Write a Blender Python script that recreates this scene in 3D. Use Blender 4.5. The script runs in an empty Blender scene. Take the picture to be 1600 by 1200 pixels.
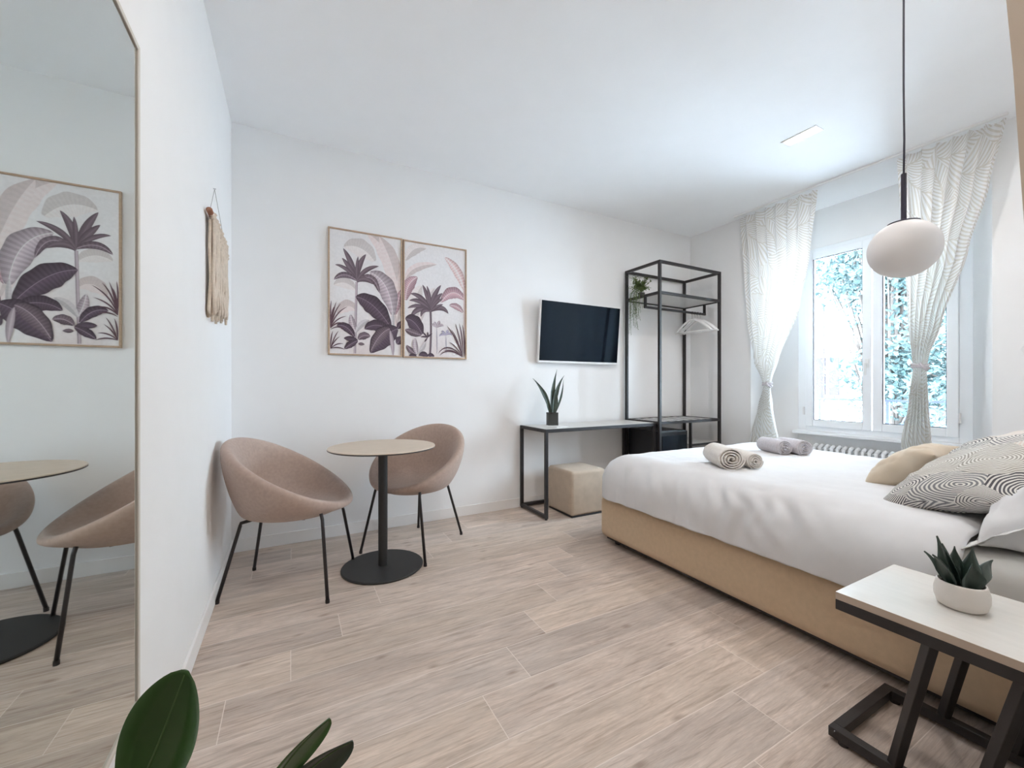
import bpy, bmesh, math, random
from mathutils import Vector, Matrix, Euler, noise
random.seed(7)
sc = bpy.context.scene
C = sc.collection
PI = math.pi

# ------------------------------------------------------------------ camera
cam_d = bpy.data.cameras.new('camera'); cam = bpy.data.objects.new('camera', cam_d); C.objects.link(cam)
cam.location = (0, 0, 1.12); cam.rotation_euler = (PI/2, 0, math.radians(-28.2))
cam_d.sensor_width = 36; cam_d.sensor_fit = 'HORIZONTAL'; cam_d.lens = 642/1600*36
cam_d.shift_y = 0.00125; cam_d.clip_start = 0.02; cam_d.clip_end = 200
sc.camera = cam
# ------------------------------------------------------------------ world, view, light
sc.view_settings.view_transform = 'Standard'; sc.view_settings.look = 'None'
sc.view_settings.gamma = 1.0; sc.view_settings.use_curve_mapping = False
sc.view_settings.exposure = 0.07
SKY = 44.0
w = bpy.data.worlds.new('sky'); sc.world = w; w.use_nodes = True
bg = w.node_tree.nodes['Background']; bg.inputs[0].default_value = (0.69, 0.85, 1.0, 1); bg.inputs[1].default_value = SKY
sc.cycles.max_bounces = 12; sc.cycles.diffuse_bounces = 8; sc.cycles.glossy_bounces = 5
sc.cycles.transparent_max_bounces = 12; sc.cycles.use_denoising = True
sc.cycles.caustics_reflective = False; sc.cycles.caustics_refractive = False
sc.cycles.sample_clamp_indirect = 40.0

def area(name, loc, rot, sx, sy, power, col=(1, 1, 1), portal=False):
    l = bpy.data.lights.new(name, 'AREA'); l.shape = 'RECTANGLE'; l.size = sx; l.size_y = sy
    l.energy = power; l.color = col
    o = bpy.data.objects.new(name, l); C.objects.link(o); o.location = loc; o.rotation_euler = rot
    if portal: l.cycles.is_portal = True
    return o
# daylight enters through the window opening (portal only guides the sky light)
area('window_portal', (4.95, 1.745, 1.6), (0, PI/2, 0), 1.9, 1.3, 1.0, portal=True)
# first downlight is the room's own, the rest added unseen for warm fill; housings are built with the ceiling
LAMP_W = 26.0
DOWN = [(3.17, 1.59), (0.35, 0.55), (0.35, -0.9), (2.5, 0.45), (1.15, 1.10)]
def lamp_light(x, y, p):
    area('room_or_fill_lamp', (x, y, 2.868), (0, 0, 0), 0.07, 0.18, p, (1.0, 0.935, 0.87))

# ------------------------------------------------------------------ materials
MATS = {}
def nmat(name):
    m = bpy.data.materials.new(name); m.use_nodes = True; MATS[name] = m
    return m, m.node_tree.nodes, m.node_tree.links, m.node_tree.nodes['Principled BSDF']
def mat(name, col, rough=0.6, metal=0.0, bump=0.0, bscale=200.0, var=0.0, vscale=6.0, spec=0.5, stretch=None, sheen=0.0):
    m, N, L, b = nmat(name)
    b.inputs['Base Color'].default_value = (*col, 1); b.inputs['Roughness'].default_value = rough
    b.inputs['Metallic'].default_value = metal; b.inputs['Specular IOR Level'].default_value = spec
    if sheen: b.inputs['Sheen Weight'].default_value = sheen
    tc = N.new('ShaderNodeTexCoord'); mp = N.new('ShaderNodeMapping'); L.new(tc.outputs['Object'], mp.inputs[0])
    if stretch: mp.inputs['Scale'].default_value = stretch
    nz = N.new('ShaderNodeTexNoise'); nz.inputs['Scale'].default_value = vscale; nz.inputs['Detail'].default_value = 5
    L.new(mp.outputs[0], nz.inputs['Vector'])
    mx = N.new('ShaderNodeMix'); mx.data_type = 'RGBA'; mx.blend_type = 'MULTIPLY'
    mx.inputs['Factor'].default_value = 1
    mx.inputs['A'].default_value = (*col, 1)
    rp = N.new('ShaderNodeMapRange'); rp.inputs[1].default_value = 0.3; rp.inputs[2].default_value = 0.7
    rp.inputs[3].default_value = 1 - var; rp.inputs[4].default_value = 1 + var*0.4
    L.new(nz.outputs['Fac'], rp.inputs[0]); L.new(rp.outputs[0], mx.inputs['B']); L.new(mx.outputs['Result'], b.inputs['Base Color'])
    if bump:
        n2 = N.new('ShaderNodeTexNoise'); n2.inputs['Scale'].default_value = bscale; n2.inputs['Detail'].default_value = 3
        L.new(tc.outputs['Object'], n2.inputs['Vector'])
        bp = N.new('ShaderNodeBump'); bp.inputs['Strength'].default_value = bump; bp.inputs['Distance'].default_value = 0.002
        L.new(n2.outputs['Fac'], bp.inputs['Height']); L.new(bp.outputs[0], b.inputs['Normal'])
    return m
M_wall = mat('wall_paint', (.86, .86, .86), .85, bump=.15, bscale=300, var=.01, spec=.2)
M_ceil = mat('ceiling_paint', (.92, .93, .94), .9, var=.01, spec=.2)
M_beige = mat('beige_panel', (.50, .42, .34), .8, var=.05)
M_trim = mat('white_trim', (.85, .84, .83), .45, var=.01)
M_pvc = mat('window_white', (.88, .90, .92), .35, var=.01)
M_black = mat('black_metal', (.022, .020, .022), .45, metal=0.0, bump=.08, bscale=600, var=.1)
M_leg = mat('black_leg_metal', (.02, .018, .02), .4, var=.1)
M_tbase = mat('black_table_base', (.025, .026, .027), .55, bump=.1, bscale=700, var=.08)
M_fabric = mat('dusty_pink_fabric', (.465, .355, .30), .95, bump=.5, bscale=900, var=.10, vscale=60, spec=.15, sheen=.25)
M_oak = mat('pale_oak_top', (.60, .50, .40), .5, var=.10, vscale=5, stretch=(2, 14, 14))
M_frameoak = mat('oak_frame', (.50, .36, .25), .55, var=.2, vscale=8, stretch=(4, 4, 30))
M_lamtop = mat('grey_laminate', (.62, .61, .59), .35, var=.05, vscale=4, stretch=(14, 2, 2))
M_nttop = mat('white_laminate', (.72, .70, .66), .22, var=.04, vscale=4, stretch=(14, 2, 2))
M_ntedge = mat('beige_edge_band', (.50, .41, .33), .5, var=.05)
M_bedfab = mat('sand_upholstery', (.62, .47, .32), .95, bump=.5, bscale=700, var=.06, vscale=40, spec=.15, sheen=.2)
M_otto = mat('cream_upholstery', (.54, .445, .35), .95, bump=.5, bscale=700, var=.10, vscale=14, spec=.15, sheen=.2)
M_linen = mat('white_bed_linen', (.69, .69, .70), .9, bump=.25, bscale=500, var=.02, vscale=20, spec=.15, sheen=.1)
M_sheet = mat('white_sheet', (.66, .65, .62), .9, bump=.25, bscale=500, var=.03, vscale=10, spec=.15)
M_towel_w = mat('cream_terry', (.74, .70, .66), 1.0, bump=1.0, bscale=260, var=.10, vscale=90, spec=.05, sheen=.3)
M_towel_g = mat('lilac_grey_terry', (.60, .57, .60), 1.0, bump=1.0, bscale=260, var=.14, vscale=90, spec=.05, sheen=.3)
M_beigecush = mat('beige_velvet', (.62, .52, .40), .9, bump=.3, bscale=500, var=.08, vscale=12, spec=.15, sheen=.4)
M_globe = mat('opal_glass', (.80, .785, .785), .55, var=.02)
M_cord = mat('dark_lamp_metal', (.03, .027, .05), .4, var=.05)
M_white = mat('white_plastic', (.82, .82, .82), .35, var=.01)
M_potw = mat('white_ceramic', (.72, .68, .64), .5, bump=.1, var=.02)
M_potg = mat('dark_grey_pot', (.045, .05, .048), .6, bump=.2, var=.1)
M_soil = mat('soil', (.03, .022, .016), 1, bump=1, bscale=120, var=.4, vscale=80)
M_succ = mat('dark_green_succulent', (.022, .045, .035), .45, var=.4, vscale=25)
M_snake = mat('snake_plant_green', (.032, .05, .030), .5, var=.5, vscale=30)
M_trail = mat('trailing_green', (.15, .22, .08), .6, var=.5, vscale=40)
M_rubber = mat('rubber_leaf_green', (.030, .088, .017), .3, var=.25, vscale=9, bump=.1, bscale=60)
M_rubberd = mat('rubber_leaf_underside', (.022, .040, .026), .5, var=.2, vscale=9)
M_midrib = mat('leaf_midrib', (.07, .14, .045), .5)
M_cotton = mat('macrame_cotton', (.70, .60, .50), 1, bump=.8, bscale=300, var=.12, vscale=60, spec=.05)
M_dowel = mat('macrame_wood', (.36, .16, .09), .6, var=.3, vscale=20)
M_string = mat('grey_string', (.35, .33, .31), .9)
M_fridge = mat('fridge_black', (.012, .013, .018), .35, var=.1)
M_bark = mat('bark', (.08, .06, .05), .9, bump=1, bscale=30, var=.4)
M_facade = mat('pale_facade', (.80, .76, .74), .9, var=.10, vscale=1.2)
M_facade2 = mat('facade_window', (.016, .016, .019), .5, var=.2)
M_facade3 = mat('facade_brick', (.024, .016, .017), .9, var=.3, vscale=3)
M_iron = mat('railing_iron', (.03, .035, .06), .5)
M_street = mat('pale_paving', (.78, .78, .80), .9, var=.2)
M_leafout = mat('tree_leaves', (.034, .064, .062), .6, var=.6, vscale=2.5)
M_pot = mat('terracotta_grey_pot', (.25, .23, .21), .8, var=.1)
M_rad = mat('radiator_enamel', (.80, .82, .84), .3)
M_chrome = mat('steel', (.6, .6, .62), .25, metal=1.0)

def floor_mat():
    m, N, L, b = nmat('wood_look_planks')
    def math_(op, a, c=None, d=None):
        n = N.new('ShaderNodeMath'); n.operation = op
        for i, v in enumerate((a, c, d)):
            if v is None: continue
            if isinstance(v, (int, float)): n.inputs[i].default_value = v
            else: L.new(v, n.inputs[i])
        return n.outputs[0]
    tc = N.new('ShaderNodeTexCoord'); sx = N.new('ShaderNodeSeparateXYZ'); L.new(tc.outputs['Object'], sx.inputs[0])
    x, y = sx.outputs[0], sx.outputs[1]
    PW, PL = 0.2055, 1.22
    ry = math_('DIVIDE', math_('SUBTRACT', y, 0.740), PW); row = math_('FLOOR', ry); fy = math_('SUBTRACT', ry, row)
    rx = math_('DIVIDE', math_('SUBTRACT', math_('SUBTRACT', x, 1.42), math_('MULTIPLY', row, PL/6)), PL)
    col = math_('FLOOR', rx); fx = math_('SUBTRACT', rx, col)
    cb = N.new('ShaderNodeCombineXYZ'); L.new(row, cb.inputs[0]); L.new(col, cb.inputs[1])
    wn = N.new('ShaderNodeTexWhiteNoise'); L.new(cb.outputs[0], wn.inputs['Vector'])
    sw = N.new('ShaderNodeSeparateXYZ'); L.new(wn.outputs['Color'], sw.inputs[0])
    # grain coordinates: long axis x, shifted per plank
    gx = math_('ADD', x, math_('MULTIPLY', sw.outputs[0], 37.0)); gy = math_('ADD', y, math_('MULTIPLY', sw.outputs[1], 19.0))
    gv = N.new('ShaderNodeCombineXYZ'); L.new(gx, gv.inputs[0]); L.new(gy, gv.inputs[1])
    def noise_(scale_xyz, sc_, det, dist=0.0):
        mp = N.new('ShaderNodeMapping'); mp.inputs['Scale'].default_value = scale_xyz; L.new(gv.outputs[0], mp.inputs[0])
        nz = N.new('ShaderNodeTexNoise'); nz.inputs['Scale'].default_value = sc_; nz.inputs['Detail'].default_value = det
        nz.inputs['Distortion'].default_value = dist; L.new(mp.outputs[0], nz.inputs['Vector']); return nz.outputs['Fac']
    g1 = noise_((2.2, 34, 1), 2.0, 12, 0.9)      # streaks
    g2 = noise_((1.2, 5, 1), 1.6, 4, 1.5)       # broad patches
    g3 = noise_((14, 230, 1), 2.0, 4, .4)            # fine fibre
    # cathedral rings
    mp = N.new('ShaderNodeMapping'); mp.inputs['Scale'].default_value = (0.55, 5.0, 1); L.new(gv.outputs[0], mp.inputs[0])
    nz = N.new('ShaderNodeTexNoise'); nz.inputs['Scale'].default_value = 1.6; nz.inputs['Detail'].default_value = 2; L.new(mp.outputs[0], nz.inputs['Vector'])
    ring = math_('SINE', math_('MULTIPLY', nz.outputs['Fac'], 190.0))
    ringm = math_('MULTIPLY', math_('MAXIMUM', ring, 0.0), math_('GREATER_THAN', g2, 0.50))
    ramp = N.new('ShaderNodeValToRGB'); L.new(g1, ramp.inputs[0])
    e = ramp.color_ramp.elements; e[0].position = .30; e[0].color = (.47, .375, .31, 1); e[1].position = .66; e[1].color = (.715, .61, .535, 1)
    e2 = ramp.color_ramp.elements.new(.46); e2.color = (.635, .525, .45, 1)
    def mix(a, bb, fac, mode='MIX'):
        n = N.new('ShaderNodeMix'); n.data_type = 'RGBA'; n.blend_type = mode
        for nm, v in (('Factor', fac), ('A', a), ('B', bb)):
            if isinstance(v, (int, float)): n.inputs[nm].default_value = v
            elif isinstance(v, tuple): n.inputs[nm].default_value = v
            else: L.new(v, n.inputs[nm])
        return n.outputs['Result']
    pr = N.new('ShaderNodeMapRange'); L.new(g2, pr.inputs[0]); pr.inputs[1].default_value = .35; pr.inputs[2].default_value = .7; pr.inputs[3].default_value = .82; pr.inputs[4].default_value = 1.12
    c = mix(ramp.outputs[0], pr.outputs[0], 1.0, 'MULTIPLY')
    fr = N.new('ShaderNodeMapRange'); L.new(g3, fr.inputs[0]); fr.inputs[1].default_value = .3; fr.inputs[2].default_value = .7; fr.inputs[3].default_value = .86; fr.inputs[4].default_value = 1.09
    c = mix(c, fr.outputs[0], 1.0, 'MULTIPLY')
    c = mix(c, (.42, .33, .27, 1), math_('MULTIPLY', ringm, .22))
    c = mix(c, (.76, .62, .46, 1), math_('MULTIPLY', math_('GREATER_THAN', sw.outputs[1], .66), .12))
    c = mix(c, (.46, .46, .46, 1), math_('MULTIPLY', math_('LESS_THAN', sw.outputs[1], .30), .10))
    vk = N.new('ShaderNodeTexVoronoi'); mk_ = N.new('ShaderNodeMapping'); mk_.inputs['Scale'].default_value = (1.1, 2.6, 1); L.new(gv.outputs[0], mk_.inputs[0])
    vk.voronoi_dimensions = '2D'; vk.inputs['Scale'].default_value = 1.5; L.new(mk_.outputs[0], vk.inputs['Vector'])
    kn = N.new('ShaderNodeMapRange'); L.new(math_('ADD', vk.outputs['Distance'], math_('MULTIPLY', g1, .05)), kn.inputs[0]); kn.inputs[1].default_value = .035; kn.inputs[2].default_value = .085; kn.inputs[3].default_value = .55; kn.inputs[4].default_value = 0
    c = mix(c, (.25, .17, .12, 1), kn.outputs[0])
    # per plank tone
    tr = N.new('ShaderNodeMapRange'); L.new(sw.outputs[2], tr.inputs[0]); tr.inputs[3].default_value = .86; tr.inputs[4].default_value = 1.05
    c = mix(c, tr.outputs[0], 1.0, 'MULTIPLY')
    # joints
    ex = math_('MULTIPLY', math_('MINIMUM', fx, math_('SUBTRACT', 1.0, fx)), PL)
    ey = math_('MULTIPLY', math_('MINIMUM', fy, math_('SUBTRACT', 1.0, fy)), PW)
    j = math_('LESS_THAN', math_('MINIMUM', ex, ey), 0.0014)
    c = mix(c, (.80, .72, .66, 1), math_('MULTIPLY', j, .8))
    L.new(c, b.inputs['Base Color']); b.inputs['Roughness'].default_value = .48; b.inputs['Specular IOR Level'].default_value = .35
    bp = N.new('ShaderNodeBump'); bp.inputs['Strength'].default_value = .12; bp.inputs['Distance'].default_value = .002
    L.new(math_('SUBTRACT', g1, math_('MULTIPLY', j, 2.0)), bp.inputs['Height']); L.new(bp.outputs[0], b.inputs['Normal'])
    return m
M_floor = floor_mat()

def mirror_mat():
    m, N, L, b = nmat('mirror_glass'); b.inputs['Base Color'].default_value = (.72, .755, .73, 1)
    b.inputs['Metallic'].default_value = 1; b.inputs['Roughness'].default_value = .015; return m
M_mirror = mirror_mat()
def screen_mat():
    m, N, L, b = nmat('tv_screen_glass'); b.inputs['Base Color'].default_value = (.004, .006, .012, 1)
    b.inputs['Roughness'].default_value = .09; b.inputs['Specular IOR Level'].default_value = .55
    b.inputs['Specular Tint'].default_value = (.55, .80, 1, 1); return m
M_screen = screen_mat()
def pane_mat():
    m = bpy.data.materials.new('window_pane'); m.use_nodes = True; N = m.node_tree.nodes; L = m.node_tree.links
    N.remove(N['Principled BSDF']); out = N['Material Output']
    t = N.new('ShaderNodeBsdfTransparent'); t.inputs[0].default_value = (.96, .985, .99, 1)
    g = N.new('ShaderNodeBsdfGlossy'); g.inputs['Roughness'].default_value = .02
    f = N.new('ShaderNodeFresnel'); f.inputs[0].default_value = 1.45
    x = N.new('ShaderNodeMixShader'); L.new(f.outputs[0], x.inputs[0]); L.new(t.outputs[0], x.inputs[1]); L.new(g.outputs[0], x.inputs[2])
    L.new(x.outputs[0], out.inputs[0]); return m
M_pane = pane_mat()

def nodekit(N, L):
    def mth(op, a, c=None):
        n = N.new('ShaderNodeMath'); n.operation = op
        for i, v in enumerate((a, c)):
            if v is None: continue
            if isinstance(v, (int, float)): n.inputs[i].default_value = v
            else: L.new(v, n.inputs[i])
        return n.outputs[0]
    def mix(a, bb, fac):
        n = N.new('ShaderNodeMix'); n.data_type = 'RGBA'
        for nm, v in (('Factor', fac), ('A', a), ('B', bb)):
            if isinstance(v, (int, float)): n.inputs[nm].default_value = v
            elif isinstance(v, tuple): n.inputs[nm].default_value = v
            else: L.new(v, n.inputs[nm])
        return n.outputs['Result']
    return mth, mix

def curtain_mat():
    m = bpy.data.materials.new('palm_jacquard_curtain'); m.use_nodes = True; N = m.node_tree.nodes; L = m.node_tree.links
    N.remove(N['Principled BSDF']); out = N['Material Output']; mth, mix = nodekit(N, L)
    uv = N.new('ShaderNodeUVMap'); uv.uv_map = 'UVMap'
    vor = N.new('ShaderNodeTexVoronoi'); vor.voronoi_dimensions = '2D'; vor.inputs['Scale'].default_value = 3.0
    L.new(uv.outputs[0], vor.inputs['Vector'])
    sub = N.new('ShaderNodeVectorMath'); sub.operation = 'SUBTRACT'; L.new(uv.outputs[0], sub.inputs[0]); L.new(vor.outputs['Position'], sub.inputs[1])
    sc_ = N.new('ShaderNodeSeparateXYZ'); L.new(vor.outputs['Color'], sc_.inputs[0])
    rot = N.new('ShaderNodeVectorRotate'); rot.rotation_type = 'Z_AXIS'; L.new(sub.outputs[0], rot.inputs['Vector'])
    L.new(mth('MULTIPLY', sc_.outputs[0], 6.283), rot.inputs['Angle'])
    s = N.new('ShaderNodeSeparateXYZ'); L.new(rot.outputs[0], s.inputs[0])
    lx = s.outputs[0]; ly = s.outputs[1]
    rib = mth('ABSOLUTE', mth('ADD', ly, mth('MULTIPLY', mth('MULTIPLY', lx, lx), 2.2)))
    ph = mth('SINE', mth('MULTIPLY', mth('ADD', lx, mth('MULTIPLY', mth('POWER', rib, 0.75), 0.55)), 250.0))
    leaf = mth('MULTIPLY', mth('GREATER_THAN', ph, -0.15), mth('GREATER_THAN', rib, 0.006))
    base = mix((.80, .775, .725, 1), (.92, .92, .92, 1), leaf)
    d = N.new('ShaderNodeBsdfDiffuse'); L.new(base, d.inputs[0])
    t = N.new('ShaderNodeBsdfTranslucent'); L.new(mix((.66, .60, .52, 1), (.62, .62, .62, 1), leaf), t.inputs[0])
    tr = N.new('ShaderNodeBsdfTransparent')
    x1 = N.new('ShaderNodeMixShader'); x1.inputs[0].default_value = .30; L.new(d.outputs[0], x1.inputs[1]); L.new(t.outputs[0], x1.inputs[2])
    x2 = N.new('ShaderNodeMixShader'); L.new(mth('SUBTRACT', .12, mth('MULTIPLY', leaf, .11)), x2.inputs[0]); L.new(x1.outputs[0], x2.inputs[1]); L.new(tr.outputs[0], x2.inputs[2])
    L.new(x2.outputs[0], out.inputs[0]); return m
M_curtain = curtain_mat()

def ring_mat():
    m, N, L, b = nmat('concentric_ring_print'); mth, mix = nodekit(N, L)
    uv = N.new('ShaderNodeUVMap'); uv.uv_map = 'UVMap'
    nz = N.new('ShaderNodeTexNoise'); nz.inputs['Scale'].default_value = 8; L.new(uv.outputs[0], nz.inputs['Vector'])
    mv = N.new('ShaderNodeVectorMath'); mv.operation = 'MULTIPLY_ADD'; L.new(nz.outputs['Color'], mv.inputs[0]); mv.inputs[1].default_value = (.02, .02, 0); L.new(uv.outputs[0], mv.inputs[2])
    vor = N.new('ShaderNodeTexVoronoi'); vor.voronoi_dimensions = '2D'; vor.inputs['Scale'].default_value = 5.5
    L.new(mv.outputs[0], vor.inputs['Vector'])
    sub = N.new('ShaderNodeVectorMath'); sub.operation = 'SUBTRACT'; L.new(mv.outputs[0], sub.inputs[0]); L.new(vor.outputs['Position'], sub.inputs[1])
    off = N.new('ShaderNodeVectorMath'); off.operation = 'MULTIPLY_ADD'; L.new(vor.outputs['Color'], off.inputs[0]); off.inputs[1].default_value = (.09, .09, 0); L.new(sub.outputs[0], off.inputs[2])
    off2 = N.new('ShaderNodeVectorMath'); off2.operation = 'SUBTRACT'; L.new(off.outputs[0], off2.inputs[0]); off2.inputs[1].default_value = (.045, .045, 0)
    ln = N.new('ShaderNodeVectorMath'); ln.operation = 'LENGTH'; L.new(off2.outputs[0], ln.inputs[0])
    cs = N.new('ShaderNodeSeparateXYZ'); L.new(vor.outputs['Color'], cs.inputs[0])
    ph = mth('SINE', mth('MULTIPLY', ln.outputs['Value'], mth('ADD', 500.0, mth('MULTIPLY', cs.outputs[1], 330.0))))
    line = mth('GREATER_THAN', ph, mth('SUBTRACT', mth('MULTIPLY', cs.outputs[0], .9), .35))
    ramp = N.new('ShaderNodeValToRGB'); L.new(cs.outputs[2], ramp.inputs[0]); ramp.color_ramp.interpolation = 'CONSTANT'
    e = ramp.color_ramp.elements; e[0].position = 0; e[0].color = (.05, .05, .065, 1); e[1].position = .38; e[1].color = (.30, .28, .25, 1)
    for p, c_ in ((.55, (.16, .165, .18, 1)), (.75, (.62, .53, .48, 1)), (.87, (.11, .11, .13, 1))):
        q = ramp.color_ramp.elements.new(p); q.color = c_
    c = mix((.66, .64, .60, 1), ramp.outputs[0], mth('MULTIPLY', line, .92))
    L.new(c, b.inputs['Base Color']); b.inputs['Roughness'].default_value = .9; b.inputs['Specular IOR Level'].default_value = .15
    return m
M_ring = ring_mat()
def art_mat():
    m, N, L, b = nmat('print_ink'); a = N.new('ShaderNodeVertexColor'); a.layer_name = 'ink'
    nz = N.new('ShaderNodeTexNoise'); nz.inputs['Scale'].default_value = 60; tc = N.new('ShaderNodeTexCoord'); L.new(tc.outputs['Object'], nz.inputs['Vector'])
    mr = N.new('ShaderNodeMapRange'); L.new(nz.outputs['Fac'], mr.inputs[0]); mr.inputs[1].default_value = .3; mr.inputs[2].default_value = .7; mr.inputs[3].default_value = .96; mr.inputs[4].default_value = 1.03
    mx = N.new('ShaderNodeMix'); mx.data_type = 'RGBA'; mx.blend_type = 'MULTIPLY'; mx.inputs['Factor'].default_value = 1
    L.new(a.outputs[0], mx.inputs['A']); L.new(mr.outputs[0], mx.inputs['B'])
    L.new(mx.outputs['Result'], b.inputs['Base Color']); b.inputs['Roughness'].default_value = .5; b.inputs['Specular IOR Level'].default_value = .3
    return m
M_ink = art_mat()
def emit_mat(name, col, s):
    m = bpy.data.materials.new(name); m.use_nodes = True; b = m.node_tree.nodes['Principled BSDF']
    b.inputs['Base Color'].default_value = (*col, 1); b.inputs['Emission Color'].default_value = (*col, 1); b.inputs['Emission Strength'].default_value = s
    return m
M_lampface = emit_mat('downlight_diffuser', (1, .95, .88), 4.0)

# ------------------------------------------------------------------ helpers
def link(name, me, m, parent=None, loc=(0, 0, 0), rot=(0, 0, 0), smooth=False, bevel=0, seg=2, sub=0):
    o = bpy.data.objects.new(name, me); C.objects.link(o); o.location = loc; o.rotation_euler = rot
    for q in (m if isinstance(m, (list, tuple)) else [m]):
        if q: me.materials.append(q)
    if smooth:
        for p in me.polygons: p.use_smooth = True
    if parent: o.parent = parent
    if bevel:
        md = o.modifiers.new('bevel', 'BEVEL'); md.width = bevel; md.segments = seg; md.limit_method = 'ANGLE'; md.angle_limit = math.radians(40)
    if sub:
        md = o.modifiers.new('sub', 'SUBSURF'); md.levels = sub; md.render_levels = sub
    return o
class MB:
    def __init__(s): s.v = []; s.f = []; s.mi = []; s.uv = None
    def box(s, c, d, R=None, mi=0):
        b = len(s.v); c = Vector(c)
        for i in range(8):
            p = Vector(((i & 1)-.5, ((i >> 1) & 1)-.5, ((i >> 2) & 1)-.5)); p = Vector((p.x*d[0], p.y*d[1], p.z*d[2]))
            if R: p = R @ p
            s.v.append(c+p)
        for f in ((0, 2, 3, 1), (4, 5, 7, 6), (0, 1, 5, 4), (2, 6, 7, 3), (0, 4, 6, 2), (1, 3, 7, 5)):
            s.f.append(tuple(b+k for k in f)); s.mi.append(mi)
        return s
    def bb(s, x0, x1, y0, y1, z0, z1, mi=0): return s.box(((x0+x1)/2, (y0+y1)/2, (z0+z1)/2), (x1-x0, y1-y0, z1-z0), None, mi)
    def beam(s, p, q, a, b_=None, mi=0):
        p, q = Vector(p), Vector(q); d = q-p; R = d.to_track_quat('Z', 'Y').to_matrix()
        return s.box((p+q)/2, (a, b_ or a, d.length), R, mi)
    def tube(s, pts, r, n=10, mi=0, cap=True):
        pts = [Vector(p) for p in pts]; b = len(s.v); rs = r if isinstance(r, (list, tuple)) else [r]*len(pts)
        up = None
        for i, p in enumerate(pts):
            t = (pts[min(i+1, len(pts)-1)]-pts[max(i-1, 0)]).normalized()
            if up is None:
                up = Vector((0, 0, 1)) if abs(t.z) < .9 else Vector((1, 0, 0))
            x = up.cross(t); x = x.normalized() if x.length > 1e-6 else Vector((1, 0, 0)); y = t.cross(x).normalized(); up = y
            for k in range(n):
                a = 2*PI*k/n; s.v.append(p+(x*math.cos(a)+y*math.sin(a))*rs[i])
        for i in range(len(pts)-1):
            for k in range(n):
                s.f.append((b+i*n+k, b+i*n+(k+1) % n, b+(i+1)*n+(k+1) % n, b+(i+1)*n+k)); s.mi.append(mi)
        if cap:
            s.f.append(tuple(b+k for k in range(n))[::-1]); s.f.append(tuple(b+(len(pts)-1)*n+k for k in range(n))); s.mi += [mi, mi]
        return s
    def lathe(s, prof, c=(0, 0, 0), n=40, mi=0, sy=1.0):
        b = len(s.v); m = len(prof)
        for k in range(n):
            a = 2*PI*k/n
            for r, z in prof: s.v.append(Vector((c[0]+r*math.cos(a), c[1]+r*math.sin(a)*sy, c[2]+z)))
        for k in range(n):
            for i in range(m-1):
                s.f.append((b+k*m+i, b+((k+1) % n)*m+i, b+((k+1) % n)*m+i+1, b+k*m+i+1)); s.mi.append(mi)
        return s
    def grid(s, fn, nu, nv, cu=False, cv=False, mi=0, uv=None):
        b = len(s.v); U = nu if cu else nu+1; V = nv if cv else nv+1
        if uv is not None and s.uv is None: s.uv = {}
        for i in range(U):
            for j in range(V):
                s.v.append(Vector(fn(i/nu, j/nv)))
                if uv is not None: s.uv[b+i*V+j] = uv(i/nu, j/nv)
        for i in range(nu):
            for j in range(nv):
                i2 = (i+1) % U; j2 = (j+1) % V
                s.f.append((b+i*V+j, b+i2*V+j, b+i2*V+j2, b+i*V+j2)); s.mi.append(mi)
        return s
    def prism(s, poly, z0, z1, mi=0):
        b = len(s.v); n = len(poly)
        for z in (z0, z1):
            for p in poly: s.v.append(Vector((p[0], p[1], z)))
        s.f.append(tuple(b+k for k in range(n))[::-1]); s.f.append(tuple(b+n+k for k in range(n))); s.mi += [mi, mi]
        for k in range(n):
            s.f.append((b+k, b+(k+1) % n, b+n+(k+1) % n, b+n+k)); s.mi.append(mi)
        return s
    def build(s, name, m, parent=None, merge=0, **kw):
        me = bpy.data.meshes.new(name); me.from_pydata([tuple(v) for v in s.v], [], s.f)
        me.polygons.foreach_set('material_index', s.mi)
        if s.uv:
            ul = me.uv_layers.new(name='UVMap')
            for lp in me.loops: ul.data[lp.index].uv = s.uv.get(lp.vertex_index, (0, 0))
        bm = bmesh.new(); bm.from_mesh(me)
        if merge: bmesh.ops.remove_doubles(bm, verts=bm.verts, dist=merge)
        bmesh.ops.recalc_face_normals(bm, faces=bm.faces); bm.to_mesh(me); bm.free(); me.update()
        return link(name, me, m, parent, **kw)
def tag(o, label, cat, group=None):
    o['label'] = label; o['category'] = cat
    if group: o['group'] = group
    return o
def thing(name, label, cat, loc=(0, 0, 0), rz=0, group=None):
    o = bpy.data.objects.new(name, None); C.objects.link(o); o.location = loc; o.rotation_euler = (0, 0, rz); o.empty_display_size = .1
    return tag(o, label, cat, group)
def struct(o): o['kind'] = 'structure'; return o
def dup(root, loc, rz, label=None, group=None):
    def cp(o, par):
        c = o.copy(); C.objects.link(c)
        if par: c.parent = par
        for ch in list(o.children): cp(ch, c)
        return c
    r = cp(root, None); r.location = loc; r.rotation_euler = (0, 0, rz)
    if label: r['label'] = label
    if group: r['group'] = group
    return r
def lerp(tab, x):
    if x <= tab[0][0]: return tab[0][1]
    for (a, b), (c, d) in zip(tab, tab[1:]):
        if x <= c:
            t = (x-a)/(c-a); t = t*t*(3-2*t)*.5+t*.5
            return b+(d-b)*t
    return tab[-1][1]
def bez(a, b, c, t): return a*(1-t)**2+b*2*t*(1-t)+c*t*t
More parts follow.
